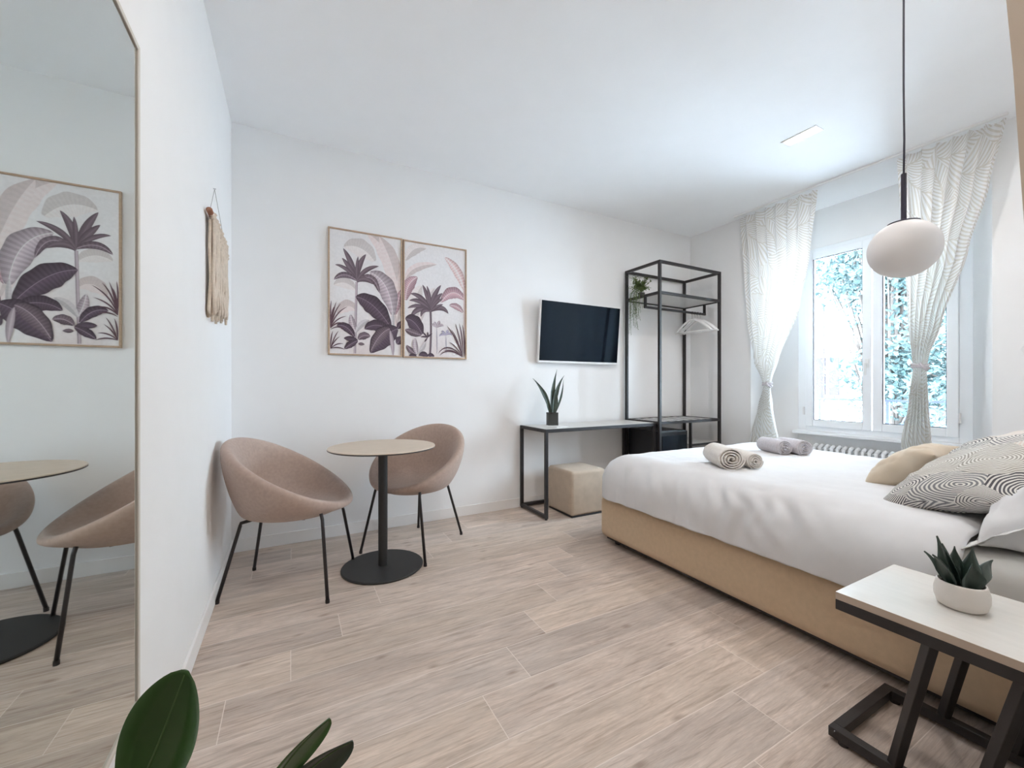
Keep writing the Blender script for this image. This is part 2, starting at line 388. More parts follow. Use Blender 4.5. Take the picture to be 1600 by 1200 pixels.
def blade(mb, pts, w, up=Vector((0, 0, 1)), fold=.25, n=12, prof=None, mi=0, thick=0.0015, side=None):
    """a leaf along a quadratic curve, two halves folded about the midrib, with real thickness"""
    a, b, c = [Vector(p) for p in pts]; prof = prof or (lambda t: math.sin(PI*min(1, t*.93+.04))**.8)
    rows = []
    for i in range(n+1):
        t = i/n; p = bez(a, b, c, t); d = ((b-a)*(1-t)+(c-b)*t).normalized()
        s_ = side if side is not None else d.cross(up)
        s_ = (s_-d*s_.dot(d)); s_ = s_.normalized() if s_.length > 1e-5 else Vector((1, 0, 0))
        nrm = s_.cross(d).normalized(); hw = w/2*prof(t)
        rows.append((p, s_, nrm, hw))
    st = len(mb.v)
    for p, s_, nrm, hw in rows:
        for k, kk in ((-1, 1), (-.5, .6), (0, 0), (.5, .6), (1, 1)):
            mb.v.append(p+s_*hw*k+nrm*(fold*hw*kk))
        for k, kk in ((1, 1), (.5, .6), (0, 0), (-.5, .6), (-1, 1)):
            e = 0 if abs(k) == 1 else 1
            mb.v.append(p+s_*hw*k+nrm*(fold*hw*kk-thick*e))
    for i in range(n):
        for k in range(10):
            a_ = st+i*10+k; b_ = st+i*10+(k+1) % 10
            mb.f.append((a_, b_, b_+10, a_+10)); mb.mi.append(mi)
    mb.f.append(tuple(st+k for k in range(10))[::-1]); mb.f.append(tuple(st+n*10+k for k in range(10))); mb.mi += [mi, mi]
    return mb

# ================================================================== SETTING
CZ = 2.88; XL = -0.356; YB = 3.307; XR = 4.18
struct(MB().bb(-.55, 5.0, -2.6, 3.5, -.1, 0).build('floor', M_floor))
struct(MB().bb(-.55, 5.0, -2.6, 3.5, CZ, CZ+.15).build('ceiling', M_ceil))
struct(MB().bb(-.55, 5.0, YB, YB+.14, 0, CZ).build('wall_back', M_wall))
struct(MB().bb(XL-.14, XL, -2.6, YB, 0, CZ).build('wall_left', M_wall))
wr = MB()
wr.prism([(4.18, 2.576), (4.66, 2.37), (4.95, 2.37), (4.95, YB), (4.18, YB)], 0, CZ)
wr.prism([(4.18, -.16), (4.95, -.16), (4.95, 1.12), (4.66, 1.12), (4.18, .915)], 0, CZ)
wr.bb(4.66, 4.95, 1.12, 2.37, 0, .66); wr.bb(4.66, 4.95, 1.12, 2.37, 2.50, CZ)
struct(wr.build('wall_right', M_wall))
struct(MB().bb(1.26, 4.18, -.16, -.02, 0, CZ).build('wall_front', M_wall))
struct(MB().bb(XL, 1.12, -2.6, -2.45, 0, CZ).build('wall_rear', M_wall))
# beige end of the partition beside the bed head (its edge is slightly out of plumb in the photo)
pt = MB(); n = 12
prof = [(0, .187), (.9, .193), (1.39, .2045), (1.52, .2105), (1.66, .2165), (1.79, .2245), (2.2, .245), (CZ, .275)]
for i, (z, y) in enumerate(prof):
    pt.v += [Vector((1.10, y, z)), Vector((1.26, y, z)), Vector((1.26, -2.45, z)), Vector((1.10, -2.45, z))]
for i in range(len(prof)-1):
    for k in range(4):
        pt.f.append((i*4+k, i*4+(k+1) % 4, i*4+4+(k+1) % 4, i*4+4+k)); pt.mi.append(0)
pt.f += [(3, 2, 1, 0), tuple(len(prof)*4-4+k for k in range(4))]; pt.mi += [0, 0]
struct(pt.build('wall_partition', M_beige))
BH = .085
def skirt(name, x0, x1, y0, y1): struct(MB().bb(x0, x1, y0, y1, 0, BH).build(name, M_trim, bevel=.003))
skirt('baseboard_back', XL+.012, XR, YB-.012, YB)
skirt('baseboard_left', XL, XL+.012, -2.4, YB)
skirt('baseboard_right', XR-.012, XR, 2.576, YB-.012)
struct(MB().bb(4.05, 4.075, .82, 2.68, CZ-.016, CZ).build('trim_1', M_trim, bevel=.003))   # curtain track on the ceiling

# window: outer frame, two sashes with panes, handle, sill, hinges
win = bpy.data.objects.new('window_1', None); C.objects.link(win); win.location = (4.70, 1.745, .66); struct(win)
wx = 0.0
fo = MB()
for a in ((-.625, -.55), (.55, .625)): fo.bb(-.035, .035, a[0], a[1], 0, 1.84)
fo.bb(-.035, .035, -.55, .55, 0, .045); fo.bb(-.035, .035, -.55, .55, 1.80, 1.84)
fo.build('window_frame', M_pvc, win, bevel=.004)
def sash(y0, y1):
    s = MB(); z0, z1 = .045, 1.80; f = .068
    s.bb(-.055, .0, y0, y0+f, z0, z1); s.bb(-.055, .0, y1-f, y1, z0, z1)
    s.bb(-.055, .0, y0+f, y1-f, z0, z0+f); s.bb(-.055, .0, y0+f, y1-f, z1-f, z1)
    o = s.build('window_sash', M_pvc, win, bevel=.005)
    MB().bb(-.032, -.026, y0+f-.005, y1-f+.005, z0+f-.005, z1-f+.005).build('window_pane', M_pane, o)
    g = MB(); a0, a1, b0, b1 = y0+f, y1-f, z0+f, z1-f; t = .006
    g.bb(-.040, -.033, a0, a0+t, b0, b1); g.bb(-.040, -.033, a1-t, a1, b0, b1); g.bb(-.040, -.033, a0+t, a1-t, b0, b0+t); g.bb(-.040, -.033, a0+t, a1-t, b1-t, b1)
    g.build('rubber_gasket', M_iron, o)
    return o
s1 = sash(-.55, -.004); s2 = sash(.004, .55)
hd = MB(); hd.bb(-.068, -.056, .018, .046, .62, .70); hd.tube([(-.068, .032, .66), (-.10, .032, .66), (-.10, .032, .55)], .009)
hd.build('window_handle', M_white, win, smooth=False, bevel=.002)
for y in (-.56, .56):
    for z in (.16, 1.62): MB().tube([(-.062, y, z), (-.062, y, z+.08)], .008).build('window_hinge', M_white, win)
MB().bb(-.16, -.036, -.62, .62, -.03, 0).build('window_sill', M_pvc, win, bevel=.006)

# ================================================================== CEILING LIGHTS
def downlight(x, y, label):
    t = thing('room_or_fill_downlight', label, 'ceiling light', (x, y, CZ), 0, None)
    f = MB(); f.bb(-.05, .05, -.115, .115, -.006, 0); f.build('trim_plate', M_white, t, bevel=.002)
    for s in (-1, 1): MB().bb(-.037, .037, s*.056-.040, s*.056+.040, -.010, -.006).build('diffuser', M_lampface, t)
    return t
LBL = ['twin square recessed downlight glowing in the white ceiling near the window',
       'added unseen fill light in the ceiling above the standing mirror', 'added unseen fill light in the entrance passage ceiling', 'added unseen fill light in the ceiling over the bed head', 'added unseen fill light in the ceiling over the open floor']
for (x, y), lb, p in zip(DOWN, LBL, (.46, .24, .42, .36, .32)):  # only the first fixture is visible; the others are added to brighten the room
    downlight(x, y, lb); lamp_light(x, y, LAMP_W*p)

# ================================================================== MIRROR
mr = thing('wall_mirror', 'tall rectangular mirror in a slim champagne frame on the left wall', 'mirror', (XL, .93, 0))
y0, y1, z0, z1, fw, fd = -.40, .402, .335, 1.955, .014, .026
f = MB(); f.bb(0, fd, y0, y0+fw, z0, z1); f.bb(0, fd, y1-fw, y1, z0, z1); f.bb(0, fd, y0+fw, y1-fw, z0, z0+fw); f.bb(0, fd, y0+fw, y1-fw, z1-fw, z1)
M_champ = mat('champagne_frame', (.62, .59, .53), .5, var=.03)
f.build('mirror_frame', M_champ, mr, bevel=.002)
MB().bb(.002, .022, y0+fw, y1-fw, z0+fw, z1-fw).build('mirror_glass', M_mirror, mr)

# ================================================================== MACRAME
mc = thing('macrame_hanging', 'cream knotted macrame wall hanging with long fringe on a wooden dowel', 'wall hanging', (XL, 2.60, 1.92))
MB().tube([(.020, -.265, .012), (.020, -.05, .004), (.020, .26, -.012)], .013, 12).build('dowel', M_dowel, mc, smooth=True)
MB().tube([(.020, -.24, .024), (.006, -.01, .21), (.020, .235, 0)], .0012, 6).build('hanging_string', M_string, mc)
MB().tube([(0, -.01, .212), (.012, -.01, .212)], .003, 8).build('nail', M_chrome, mc)
kb = MB(); fr = MB()
for i in range(24):
    y = -.225+.45*i/23
    dep = .035+.055*(1-abs((i/23)*2-1.1)) + .03*(i/23)
    for j in range(max(2, int(dep/.017)+1)):
        zz = .012-.024*(i/23)-j*.017+(.006 if i % 2 else 0)
        kb.lathe([(0, -.011), (.008, -.008), (.0125, 0), (.008, .008), (0, .011)], (.024+.008*math.sin(i*2.1+j), y, zz-.006), 8)
    for q in range(2):
        x0 = .018+q*.014; a = random.uniform(-.006, .006); bz = -.44-.03*math.sin(i*.9)+random.uniform(-.03, .02)+(.02 if i > 12 else 0)
        fr.tube([(x0, y, -.02), (x0+a, y+a, -.15), (x0-a, y-a*1.5, -.30), (x0+a*2, y+a, bz+.03), (x0+a*2, y+a*2, bz)], [.007, .007, .0075, .0085, .006], 6)
kb.build('knotted_band', M_cotton, mc, smooth=True)
o = fr.build('fringe', M_cotton, mc, smooth=True)

# ================================================================== FRAMED PRINTS
ART_L=[(0.503,0.434,0.493,0.85,0.271,0.94,0.1415,1),(0.533,0.458,0.463,0.773,0.365,0.928,0.1038,1),(0.328,0.732,0.234,0.864,0.107,0.808,0.1415,0),(0.19,0.497,0.118,0.574,0.039,0.516,0.0849,0),(0.19,0.342,0.127,0.413,0.067,0.302,0.0943,1),(0.493,0.262,0.543,0.54,0.536,0.744,0.0755,1),(0.503,0.232,0.444,0.388,0.405,0.563,0.0472,1),(0.483,0.331,0.503,0.434,0.536,0.539,0.0566,4),(0.468,0.33,0.444,0.609,0.29,0.642,0.1415,3),(0.469,0.189,0.468,0.29,0.465,0.36,0.0245,2),(0.185,0.016,0.191,0.265,0.198,0.556,0.017,3),(0.2,0.566,0.161,0.715,0.103,0.797,0.0396,6),(0.2,0.566,0.153,0.666,0.095,0.724,0.0377,6),(0.2,0.566,0.126,0.671,0.047,0.667,0.0283,6),(0.2,0.566,0.108,0.64,0.039,0.554,0.0453,6),(0.2,0.566,0.207,0.703,0.266,0.776,0.0377,6),(0.2,0.566,0.198,0.672,0.208,0.752,0.0245,6),(0.2,0.566,0.253,0.676,0.361,0.697,0.034,6),(0.2,0.556,0.318,0.671,0.366,0.489,0.0528,6),(0.2,0.556,0.253,0.612,0.319,0.552,0.0377,6),(0.444,0.238,0.319,0.434,0.19,0.444,0.1415,7),(0.434,0.217,0.329,0.268,0.255,0.203,0.0849,7),(0.503,0.222,0.405,0.185,0.297,0.022,0.1557,7),(0.444,0.218,0.367,0.192,0.302,0.041,0.0849,6),(0.503,0.222,0.523,0.254,0.536,0.285,0.0472,7),(0.498,0.101,0.523,0.133,0.538,0.164,0.066,7),(0.469,0.01,0.464,0.129,0.444,0.208,0.0321,3),(0.191,0.17,0.164,0.234,0.155,0.31,0.0491,3),(0.191,0.17,0.227,0.259,0.292,0.274,0.0425,2),(0.182,0.14,0.128,0.241,0.058,0.216,0.0604,7),(0.205,0.113,0.155,0.129,0.107,0.126,0.0415,7),(0.205,0.113,0.156,0.091,0.112,0.046,0.0509,7),(0.209,0.123,0.246,0.169,0.297,0.148,0.0585,6),(0.21,0.089,0.228,0.09,0.255,0.087,0.0236,6),(0.016,0.194,0.032,0.327,0.057,0.395,0.0085,8),(0.016,0.194,0.04,0.328,0.088,0.384,0.0085,8),(0.016,0.194,0.049,0.319,0.136,0.366,0.0085,8),(0.016,0.194,0.049,0.272,0.128,0.293,0.0085,8),(0.016,0.194,0.058,0.254,0.111,0.235,0.0094,8),(0.016,0.204,0.013,0.344,0.023,0.401,0.0085,8),(0.016,0.185,0.067,0.226,0.111,0.192,0.0085,8),(0.015,0.222,0.023,0.307,0.04,0.356,0.0094,8),(0.017,0.045,0.042,0.14,0.072,0.18,0.0075,8),(0.017,0.045,0.042,0.112,0.081,0.138,0.0075,8),(0.017,0.045,0.059,0.094,0.107,0.083,0.0085,8),(0.017,0.045,0.068,0.067,0.116,0.041,0.0085,8),(0.017,0.045,0.016,0.129,0.033,0.177,0.0085,8)]
ART_R=[(0.019,0.777,0.084,0.919,0.189,0.895,0.0849,0),(0.02,0.627,0.066,0.756,0.279,0.779,0.066,1),(0.021,0.458,0.02,0.599,0.118,0.655,0.0943,4),(0.087,0.256,0.077,0.502,0.152,0.588,0.1038,0),(0.135,0.279,0.182,0.514,0.26,0.582,0.0566,0),(0.524,0.584,0.474,0.779,0.344,0.848,0.0792,5),(0.519,0.512,0.412,0.63,0.311,0.465,0.0991,4),(0.509,0.4,0.456,0.465,0.383,0.448,0.0528,4),(0.527,0.259,0.523,0.462,0.52,0.614,0.017,5),(0.219,0.013,0.233,0.209,0.224,0.383,0.017,6),(0.224,0.393,0.201,0.517,0.157,0.598,0.034,6),(0.224,0.393,0.221,0.519,0.193,0.593,0.0264,6),(0.224,0.393,0.241,0.521,0.315,0.613,0.0396,6),(0.224,0.393,0.261,0.494,0.326,0.546,0.0396,6),(0.224,0.393,0.271,0.476,0.331,0.502,0.0283,6),(0.224,0.393,0.153,0.521,0.058,0.514,0.0396,6),(0.224,0.393,0.134,0.49,0.049,0.457,0.0358,6),(0.224,0.393,0.115,0.449,0.035,0.394,0.0302,6),(0.224,0.393,0.105,0.429,0.059,0.316,0.0415,6),(0.224,0.383,0.153,0.415,0.144,0.333,0.0321,6),(0.224,0.383,0.321,0.461,0.378,0.378,0.0415,6),(0.224,0.383,0.281,0.438,0.331,0.453,0.0245,6),(0.155,0.194,0.087,0.323,0.017,0.307,0.1179,7),(0.017,0.223,0.078,0.198,0.15,0.184,0.0566,6),(0.199,0.168,0.174,0.195,0.159,0.214,0.0132,7),(0.199,0.168,0.169,0.18,0.14,0.169,0.0132,7),(0.199,0.168,0.223,0.199,0.238,0.204,0.0132,7),(0.199,0.168,0.179,0.142,0.175,0.128,0.0132,7),(0.199,0.168,0.203,0.197,0.198,0.216,0.0132,7),(0.279,0.035,0.279,0.143,0.277,0.261,0.0057,9),(0.357,0.038,0.358,0.118,0.356,0.197,0.0057,9),(0.277,0.256,0.247,0.288,0.23,0.272,0.0226,3),(0.277,0.256,0.257,0.299,0.257,0.303,0.0226,3),(0.277,0.256,0.297,0.312,0.307,0.308,0.0245,3),(0.277,0.256,0.317,0.294,0.335,0.27,0.0226,3),(0.354,0.197,0.318,0.215,0.298,0.184,0.0189,9),(0.354,0.197,0.328,0.235,0.318,0.225,0.0189,9),(0.354,0.197,0.369,0.238,0.379,0.239,0.0208,9),(0.354,0.197,0.39,0.23,0.408,0.196,0.0189,9),(0.502,0.024,0.437,0.203,0.364,0.277,0.0104,8),(0.502,0.024,0.458,0.184,0.4,0.25,0.0094,8),(0.502,0.024,0.479,0.205,0.436,0.303,0.0104,8),(0.507,0.024,0.506,0.207,0.473,0.306,0.0104,8),(0.518,0.025,0.527,0.209,0.5,0.298,0.0104,8),(0.502,0.024,0.364,0.158,0.284,0.035,0.0113,8),(0.502,0.019,0.365,0.108,0.299,0.021,0.0104,8),(0.502,0.024,0.438,0.122,0.385,0.139,0.0094,8),(0.502,0.019,0.417,0.091,0.334,0.067,0.0085,8),(0.524,0.025,0.533,0.148,0.532,0.229,0.0132,8),(0.113,0.028,0.06,0.045,0.027,0.1,0.0453,6),(0.113,0.028,0.088,0.094,0.097,0.162,0.0453,3),(0.117,0.038,0.165,0.079,0.184,0.138,0.0358,2),(0.108,0.009,0.079,0.027,0.046,0.016,0.0283,7),(0.2,0.014,0.165,0.05,0.127,0.019,0.0415,7),(0.254,0.015,0.224,0.043,0.195,0.014,0.0283,7)]

TONES = [(.70, .65, .645), (.70, .61, .605), (.55, .52, .54), (.33, .28, .31), (.36, .24, .27), (.60, .42, .42), (.125, .095, .115), (.070, .050, .070), (.09, .05, .065), (.28, .26, .34)]
def build_print(name, label, x0, z0, data):
    Wd, Hd = .540, .940
    t = thing(name, label, 'framed print', (x0, YB, z0), 0, None)
    f = MB(); a = .011; D = .022
    f.bb(0, a, -D, 0, 0, Hd); f.bb(Wd-a, Wd, -D, 0, 0, Hd); f.bb(a, Wd-a, -D, 0, 0, a); f.bb(a, Wd-a, -D, 0, Hd-a, Hd)
    f.build('print_frame', M_frameoak, t, bevel=.0015)
    v = []; fc = []; col = []
    def quad(ps, c, z):
        b = len(v); v.extend([(min(max(p[0], a), Wd-a), -.012-z, min(max(p[1], a), Hd-a)) for p in ps]); fc.append(tuple(range(b, b+len(ps)))); col.extend([c]*len(ps))
    for i in range(6):
        for j in range(10):
            u0, u1 = i/6*Wd, (i+1)/6*Wd; w0, w1 = j/10*Hd, (j+1)/10*Hd
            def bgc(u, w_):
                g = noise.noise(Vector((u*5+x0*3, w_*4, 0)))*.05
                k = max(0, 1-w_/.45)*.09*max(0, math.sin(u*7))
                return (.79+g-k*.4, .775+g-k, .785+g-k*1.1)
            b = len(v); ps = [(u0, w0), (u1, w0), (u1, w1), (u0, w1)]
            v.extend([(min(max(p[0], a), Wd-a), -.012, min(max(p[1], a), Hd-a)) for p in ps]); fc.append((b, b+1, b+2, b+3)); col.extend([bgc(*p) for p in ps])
    for li, (ax, ay, bx, by, cx, cy, wd, tn) in enumerate(data):
        c0 = TONES[tn]; z = .00008*(li+1); n = (30 if wd > .07 else 18) if wd > .02 else 9
        A, B_, C_ = Vector((ax, ay)), Vector((bx, by)), Vector((cx, cy))
        pts = []
        trunk = tn in (2, 3, 6, 5, 9) and wd < .031 and abs(ax-cx) < .06 and abs(ay-cy) > .1 and li < 45 and (data is ART_L and ax in (A.x,)) and False
        for i in range(n+1):
            s = i/n; p = bez(A, B_, C_, s); d = ((B_-A)*(1-s)+(C_-B_)*s)
            d = d.normalized() if d.length > 1e-6 else Vector((0, 1)); nr = Vector((-d.y, d.x))
            hw = wd/2*(math.sin(PI*min(1, s*.97+.03))**.7)*(1+.045*math.sin(s*23+li)*(1 if wd > .05 else 0))
            if wd < .034 and tn in (2, 3, 6, 5) and (C_-A).length > .25 and abs(cx-ax) < .06: hw = wd/2
            pts.append((p, nr, hw))
        soft = tn in (0, 1, 2)
        for i in range(n):
            (p, nr, hw), (q, nq, hq) = pts[i], pts[i+1]
            for sd in (-1, 1):
                k = (1.12 if sd > 0 else .86)
                if wd > .045 and not soft: k *= (1.12 if i % 2 else .90)
                elif soft: k *= (1.03 if i % 2 else .985)
                k2 = k*(1.7 if not soft else 1.03)
                cc = tuple(min(.8, c*k) for c in c0); ce = tuple(min(.8, c*k2) for c in c0)
                sl = .35 if wd > .045 else 0      # veins sweep toward the tip
                b = len(v)
                m0 = p.lerp(q, 0); e0 = p+nr*hw*sd; e1 = q+nq*hq*sd
                for P_ in (p, q, e1, e0): v.append((min(max(P_.x, a), Wd-a), -.012-z, min(max(P_.y, a), Hd-a)))
                fc.append((b, b+1, b+2, b+3)); col.extend([ce, ce, cc, cc])
            if wd > .045 and not soft:
                b = len(v); lt = tuple(min(.75, c*3.0+.08) for c in c0)
                for P_ in (p-nr*.0016, p+nr*.0016, q+nq*.0016, q-nq*.0016): v.append((min(max(P_.x, a), Wd-a), -.01205-z, min(max(P_.y, a), Hd-a)))
                fc.append((b, b+1, b+2, b+3)); col.extend([lt]*4)
    me = bpy.data.meshes.new('print_sheet'); me.from_pydata(v, [], fc)
    ca = me.color_attributes.new('ink', 'FLOAT_COLOR', 'POINT')
    for i, c in enumerate(col): ca.data[i].color = (*c, 1)
    link('print_sheet', me, M_ink, t)
    MB().bb(a, Wd-a, -.011, -.002, a, Hd-a).build('backing_board', M_white, t)
    return t
build_print('framed_print', 'framed botanical print with one tall palm and big dark banana leaves, left of the pair', .235, 1.345, ART_L)
build_print('framed_print', 'framed botanical print with short palm and pink leaves, nearer the television', .782, 1.342, ART_R)

# ================================================================== TUB CHAIRS
def make_chair(label):
    t = thing('tub_chair', label, 'chair', (0, 0, 0), 0, 'tub chairs at the round table')
    NU, NV = 13, 28
    def sm(a, b, x): x = min(1, max(0, (x-a)/(b-a))); return x*x*(3-2*x)
    def P_(u, v):
        ph = 2*PI*v; c, s = math.cos(ph), math.sin(ph)
        back = (1-c)/2
        rz = .455+.355*back**1.02
        rx, ry = .305, .305
        ox, oy, oz = (.012+rx*c), ry*s*(1-.04*c), rz           # rim centreline
        bx, by, bz = .248*c+.008, .208*s, .400+.012*(1+c)                # base edge
        th = .026+.010*back
        i = round(u*NU)
        if i == 0: return (0, 0, .398)
        if i == 1: return (bx*.6, by*.6, .397)
        if i == 2: return (bx*.95, by*.95, .399)
        if i in (3, 4, 5, 6):
            k = (.10, .38, .68, .93)[i-3]; bulge = math.sin(PI*k)*(.030-.012*back)
            r = bulge
            return (bx+(ox-bx)*k+r*c+th*c*k*.9, by+(oy-by)*k+r*s+th*s*k*.9, bz+(oz-bz)*(k**(1.0+.35*(1-back)))-.004)
        if i == 7: return (ox+th*.75*c, oy+th*.75*s, oz+th*.45)
        if i == 8: return (ox-th*.55*c, oy-th*.55*s, oz+th*.62)
        ix, iy = .205*c+.018, .20*s
        sz = .462-.006*c
        if i in (9, 10, 11):
            k = (.14, .50, .90)[i-9]; 
            hz = oz-(oz-sz)*(k**(.85)) - (.0 if i == 9 else 0)
            return (ox-th*1.35*c+(ix-ox+th*1.35*c)*k, oy-th*1.35*s+(iy-oy+th*1.35*s)*k, hz-(.004 if i == 9 else .0))
        if i == 12: return (ix*.6, iy*.6, sz-.010)
        return (.012, 0, sz-.012)
    MB().grid(P_, NU, NV, cv=True).build('seat_shell', M_fabric, t, smooth=True, merge=.0005, sub=2)
    feet = [(.285, .255), (.285, -.255), (-.275, .192), (-.275, -.192)]
    tops = [(.235, .178), (.235, -.178), (-.195, .122), (-.195, -.122)]
    for (fx, fy), (tx, ty) in zip(feet, tops):
        zt = .408 if tx > 0 else .392; d = Vector((fx-tx, fy-ty, -zt))
        kx = .70
        if tx > 0: MB().tube([(tx*.96, ty*.97, .44), (tx*.985, ty*.99, .42), (tx+d.x*.01, ty+d.y*.01, .404), (fx, fy, .012)], .0088, 10).build('leg', M_leg, t, smooth=True)
        else: MB().tube([(tx*kx, ty*kx, .396), (tx*.88, ty*.88, zt-.002), (tx, ty, zt-.006), (tx+d.x*.035, ty+d.y*.035, zt-.02), (fx, fy, .012)], .0088, 10).build('leg', M_leg, t, smooth=True)
        MB().tube([(fx-d.x*.008, fy-d.y*.008, .018), (fx, fy, 0.0)], .0105, 10).build('foot_cap', M_black, t)
    MB().tube([(.12, .10, .391), (-.11, .077, .391)], .008).tube([(.12, -.10, .391), (-.11, -.077, .391)], .008).build('underframe', M_leg, t)
    return t
ch1 = make_chair('dusty pink tub chair with black legs in the corner beside the left wall')
ch2 = dup(ch1, (.787, 2.872, 0), math.radians(-140.6), 'dusty pink tub chair with black legs behind the round table')
ch1.location = (-.012, 2.652, 0); ch1.rotation_euler = (0, 0, math.radians(-21))

# ================================================================== ROUND TABLE
tb = thing('round_table', 'small round bistro table with pale wood top and black disc base', 'table', (.497, 2.615, 0))
MB().lathe([(0, .733), (.312, .733), (.317, .736), (.317, .741)], n=72).build('tabletop_edge', M_black, tb, smooth=False)
MB().lathe([(.317, .741), (.315, .7455), (0, .7455)], n=72).build('tabletop', M_oak, tb)
MB().lathe([(0, 0), (.238, 0), (.242, .004), (.242, .009), (.236, .013), (0, .013)], n=72).build('base_plate', M_tbase, tb)
MB().lathe([(.0275, .013), (.0275, .725), (.09, .727), (.09, .733), (0, .733)], n=32).build('column', M_tbase, tb, smooth=False)

# ================================================================== DESK
T = .026
dk = thing('desk', 'narrow console desk with grey top and black square tube frame under the television', 'desk', (1.85, 2.86, 0))
dw, dd, dh = 1.272, .435, .755
f = MB()
f.bb(0, dw, 0, T, dh-.03, dh-.002); f.bb(0, dw, dd-T, dd, dh-.03, dh-.002); f.bb(0, T, T, dd-T, dh-.03, dh-.002); f.bb(dw-T, dw, T, dd-T, dh-.03, dh-.002)
f.build('top_frame', M_black, dk, bevel=.0015)
MB().bb(T*.6, dw-T*.6, T*.6, dd-T*.6, dh-.016, dh).build('desktop', M_lamtop, dk, bevel=.001)
for x in (0, dw-T):
    for y in (0, dd-T): 
        MB().bb(x, x+T, y, y+T, .012, dh-.03).build('leg', M_black, dk, bevel=.0015)
        MB().lathe([(0, 0), (.011, 0), (.011, .012), (0, .012)], (x+T/2, y+T/2, 0), 12).build('foot', M_black, dk)
    MB().bb(x, x+T, T, dd-T, .012, .012+T).build('foot_rail', M_black, dk, bevel=.0015)
MB().bb(T, dw-T, dd-T, dd, .012, .012+T).build('floor_stretcher', M_black, dk, bevel=.0015)

# ================================================================== OPEN WARDROBE
wd = thing('open_wardrobe', 'tall open wardrobe frame of black square tube with shelves', 'wardrobe', (3.13, 2.82, 0))
ww, wdp, wh = .925, .47, 2.335
for x in (0, ww-T):
    for y in (0, wdp-T): MB().bb(x, x+T, y, y+T, 0, wh).build('post', M_black, wd, bevel=.0015)
def ring(z, name, front=True):
    f = MB()
    for y in ((0, wdp-T)): f.bb(T, ww-T, y, y+T, z-T, z)
    for x in (0, ww-T): f.bb(x, x+T, T, wdp-T, z-T, z)
    return f.build(name, M_black, wd, bevel=.0015)
ring(wh, 'top_frame'); ring(2.035, 'upper_shelf_frame'); ring(.765, 'lower_shelf_frame')
MB().bb(T, ww-T, T, wdp-T, 2.018, 2.034).build('upper_shelf', M_lamtop, wd)
MB().bb(T, ww-T, T, wdp-T, .748, .7612).build('lower_shelf', M_white, wd)
s = MB()
for i in range(8):
    x = T+.045+i*(ww-2*T-.09)/7; s.bb(x-.007, x+.007, T, wdp-T, .761, .765)
s.build('luggage_slats', M_black, wd)
rod = MB(); ry = .195
rod.tube([(.0, ry, 1.908), (ww-.0, ry, 1.908)], .0125, 14); rod.bb(.002, .020, ry-.012, ry+.012, 1.90, 2.012); rod.bb(ww-.020, ww-.002, ry-.012, ry+.012, 1.90, 2.012)
rod.build('hanging_rod', M_black, wd)
for y in (0, wdp-T): MB().bb(.445, .445+T*.7, y, y+T, 0, .74).build('divider_post', M_black, wd)
for y in (0, wdp-T*.8): MB().bb(.463, ww-T, y, y+T*.8, .50, .52).build('side_shelf_rail', M_black, wd)
MB().bb(.463, ww-T, T*.8, wdp-T*.8, .505, .519).build('side_shelf', M_lamtop, wd)

# minibar fridge
fg = thing('minibar_fridge', 'black minibar fridge with glossy door standing inside the wardrobe base', 'fridge', (3.165, 2.87, 0))
MB().bb(0, .395, .02, .40, .02, .665).build('cabinet', M_fridge, fg, bevel=.006)
dr = MB().bb(.002, .393, -.022, .016, .025, .66).build('door', M_fridge, fg, bevel=.005)
MB().bb(.03, .365, -.026, -.021, .06, .62).build('door_glass', M_screen, fg)
MB().bb(.377, .388, -.036, -.022, .30, .45).build('door_handle', M_chrome, fg, bevel=.002)
for x in (.03, .365):
    for y in (.05, .37): MB().lathe([(0, 0), (.015, 0), (.015, .02), (0, .02)], (x, y, 0), 10).build('foot', M_black, fg)

# clothes hangers
def make_hanger(label):
    t = thing('clothes_hanger', label, 'clothes hanger', (0, 0, 0), 0, 'white hangers on the wardrobe rod')
    b = MB()
    for s_ in (-1, 1):
        b.tube([(0, 0, -.072), (0, s_*.03, -.070), (0, s_*.09, -.105), (0, s_*.17, -.165), (0, s_*.215, -.205)], [.009, .011, .012, .011, .008], 8)
    b.tube([(0, -.205, -.20), (0, .205, -.20)], .0055, 8)
    b.build('hanger_body', M_white, t, smooth=True)
    pts = [(0, 0, -.065), (0, 0, -.03)]+[(0, .0165*math.sin(a)-.0, -.000+.0155*math.cos(a)) for a in [PI*.95-k*PI*1.45/10 for k in range(11)]]
    MB().tube(pts, .0018, 8).build('hook', M_chrome, t, smooth=True)
    return t
h0 = make_hanger('white clothes hanger on the wardrobe rod, the one nearest the television')
hx = [(3.845, .05), (3.885, -.05), (3.93, .07), (3.975, .02)]
hl = [None, 'white clothes hanger second from the left on the wardrobe rod', 'white clothes hanger third from the left on the wardrobe rod', 'white clothes hanger nearest the window on the wardrobe rod']
for (x, rz), lb in list(zip(hx, hl))[1:]: dup(h0, (x, 2.82+ry, 1.908), rz, lb)
h0.location = (hx[0][0], 2.82+ry, 1.908); h0.rotation_euler = (0, 0, hx[0][1])

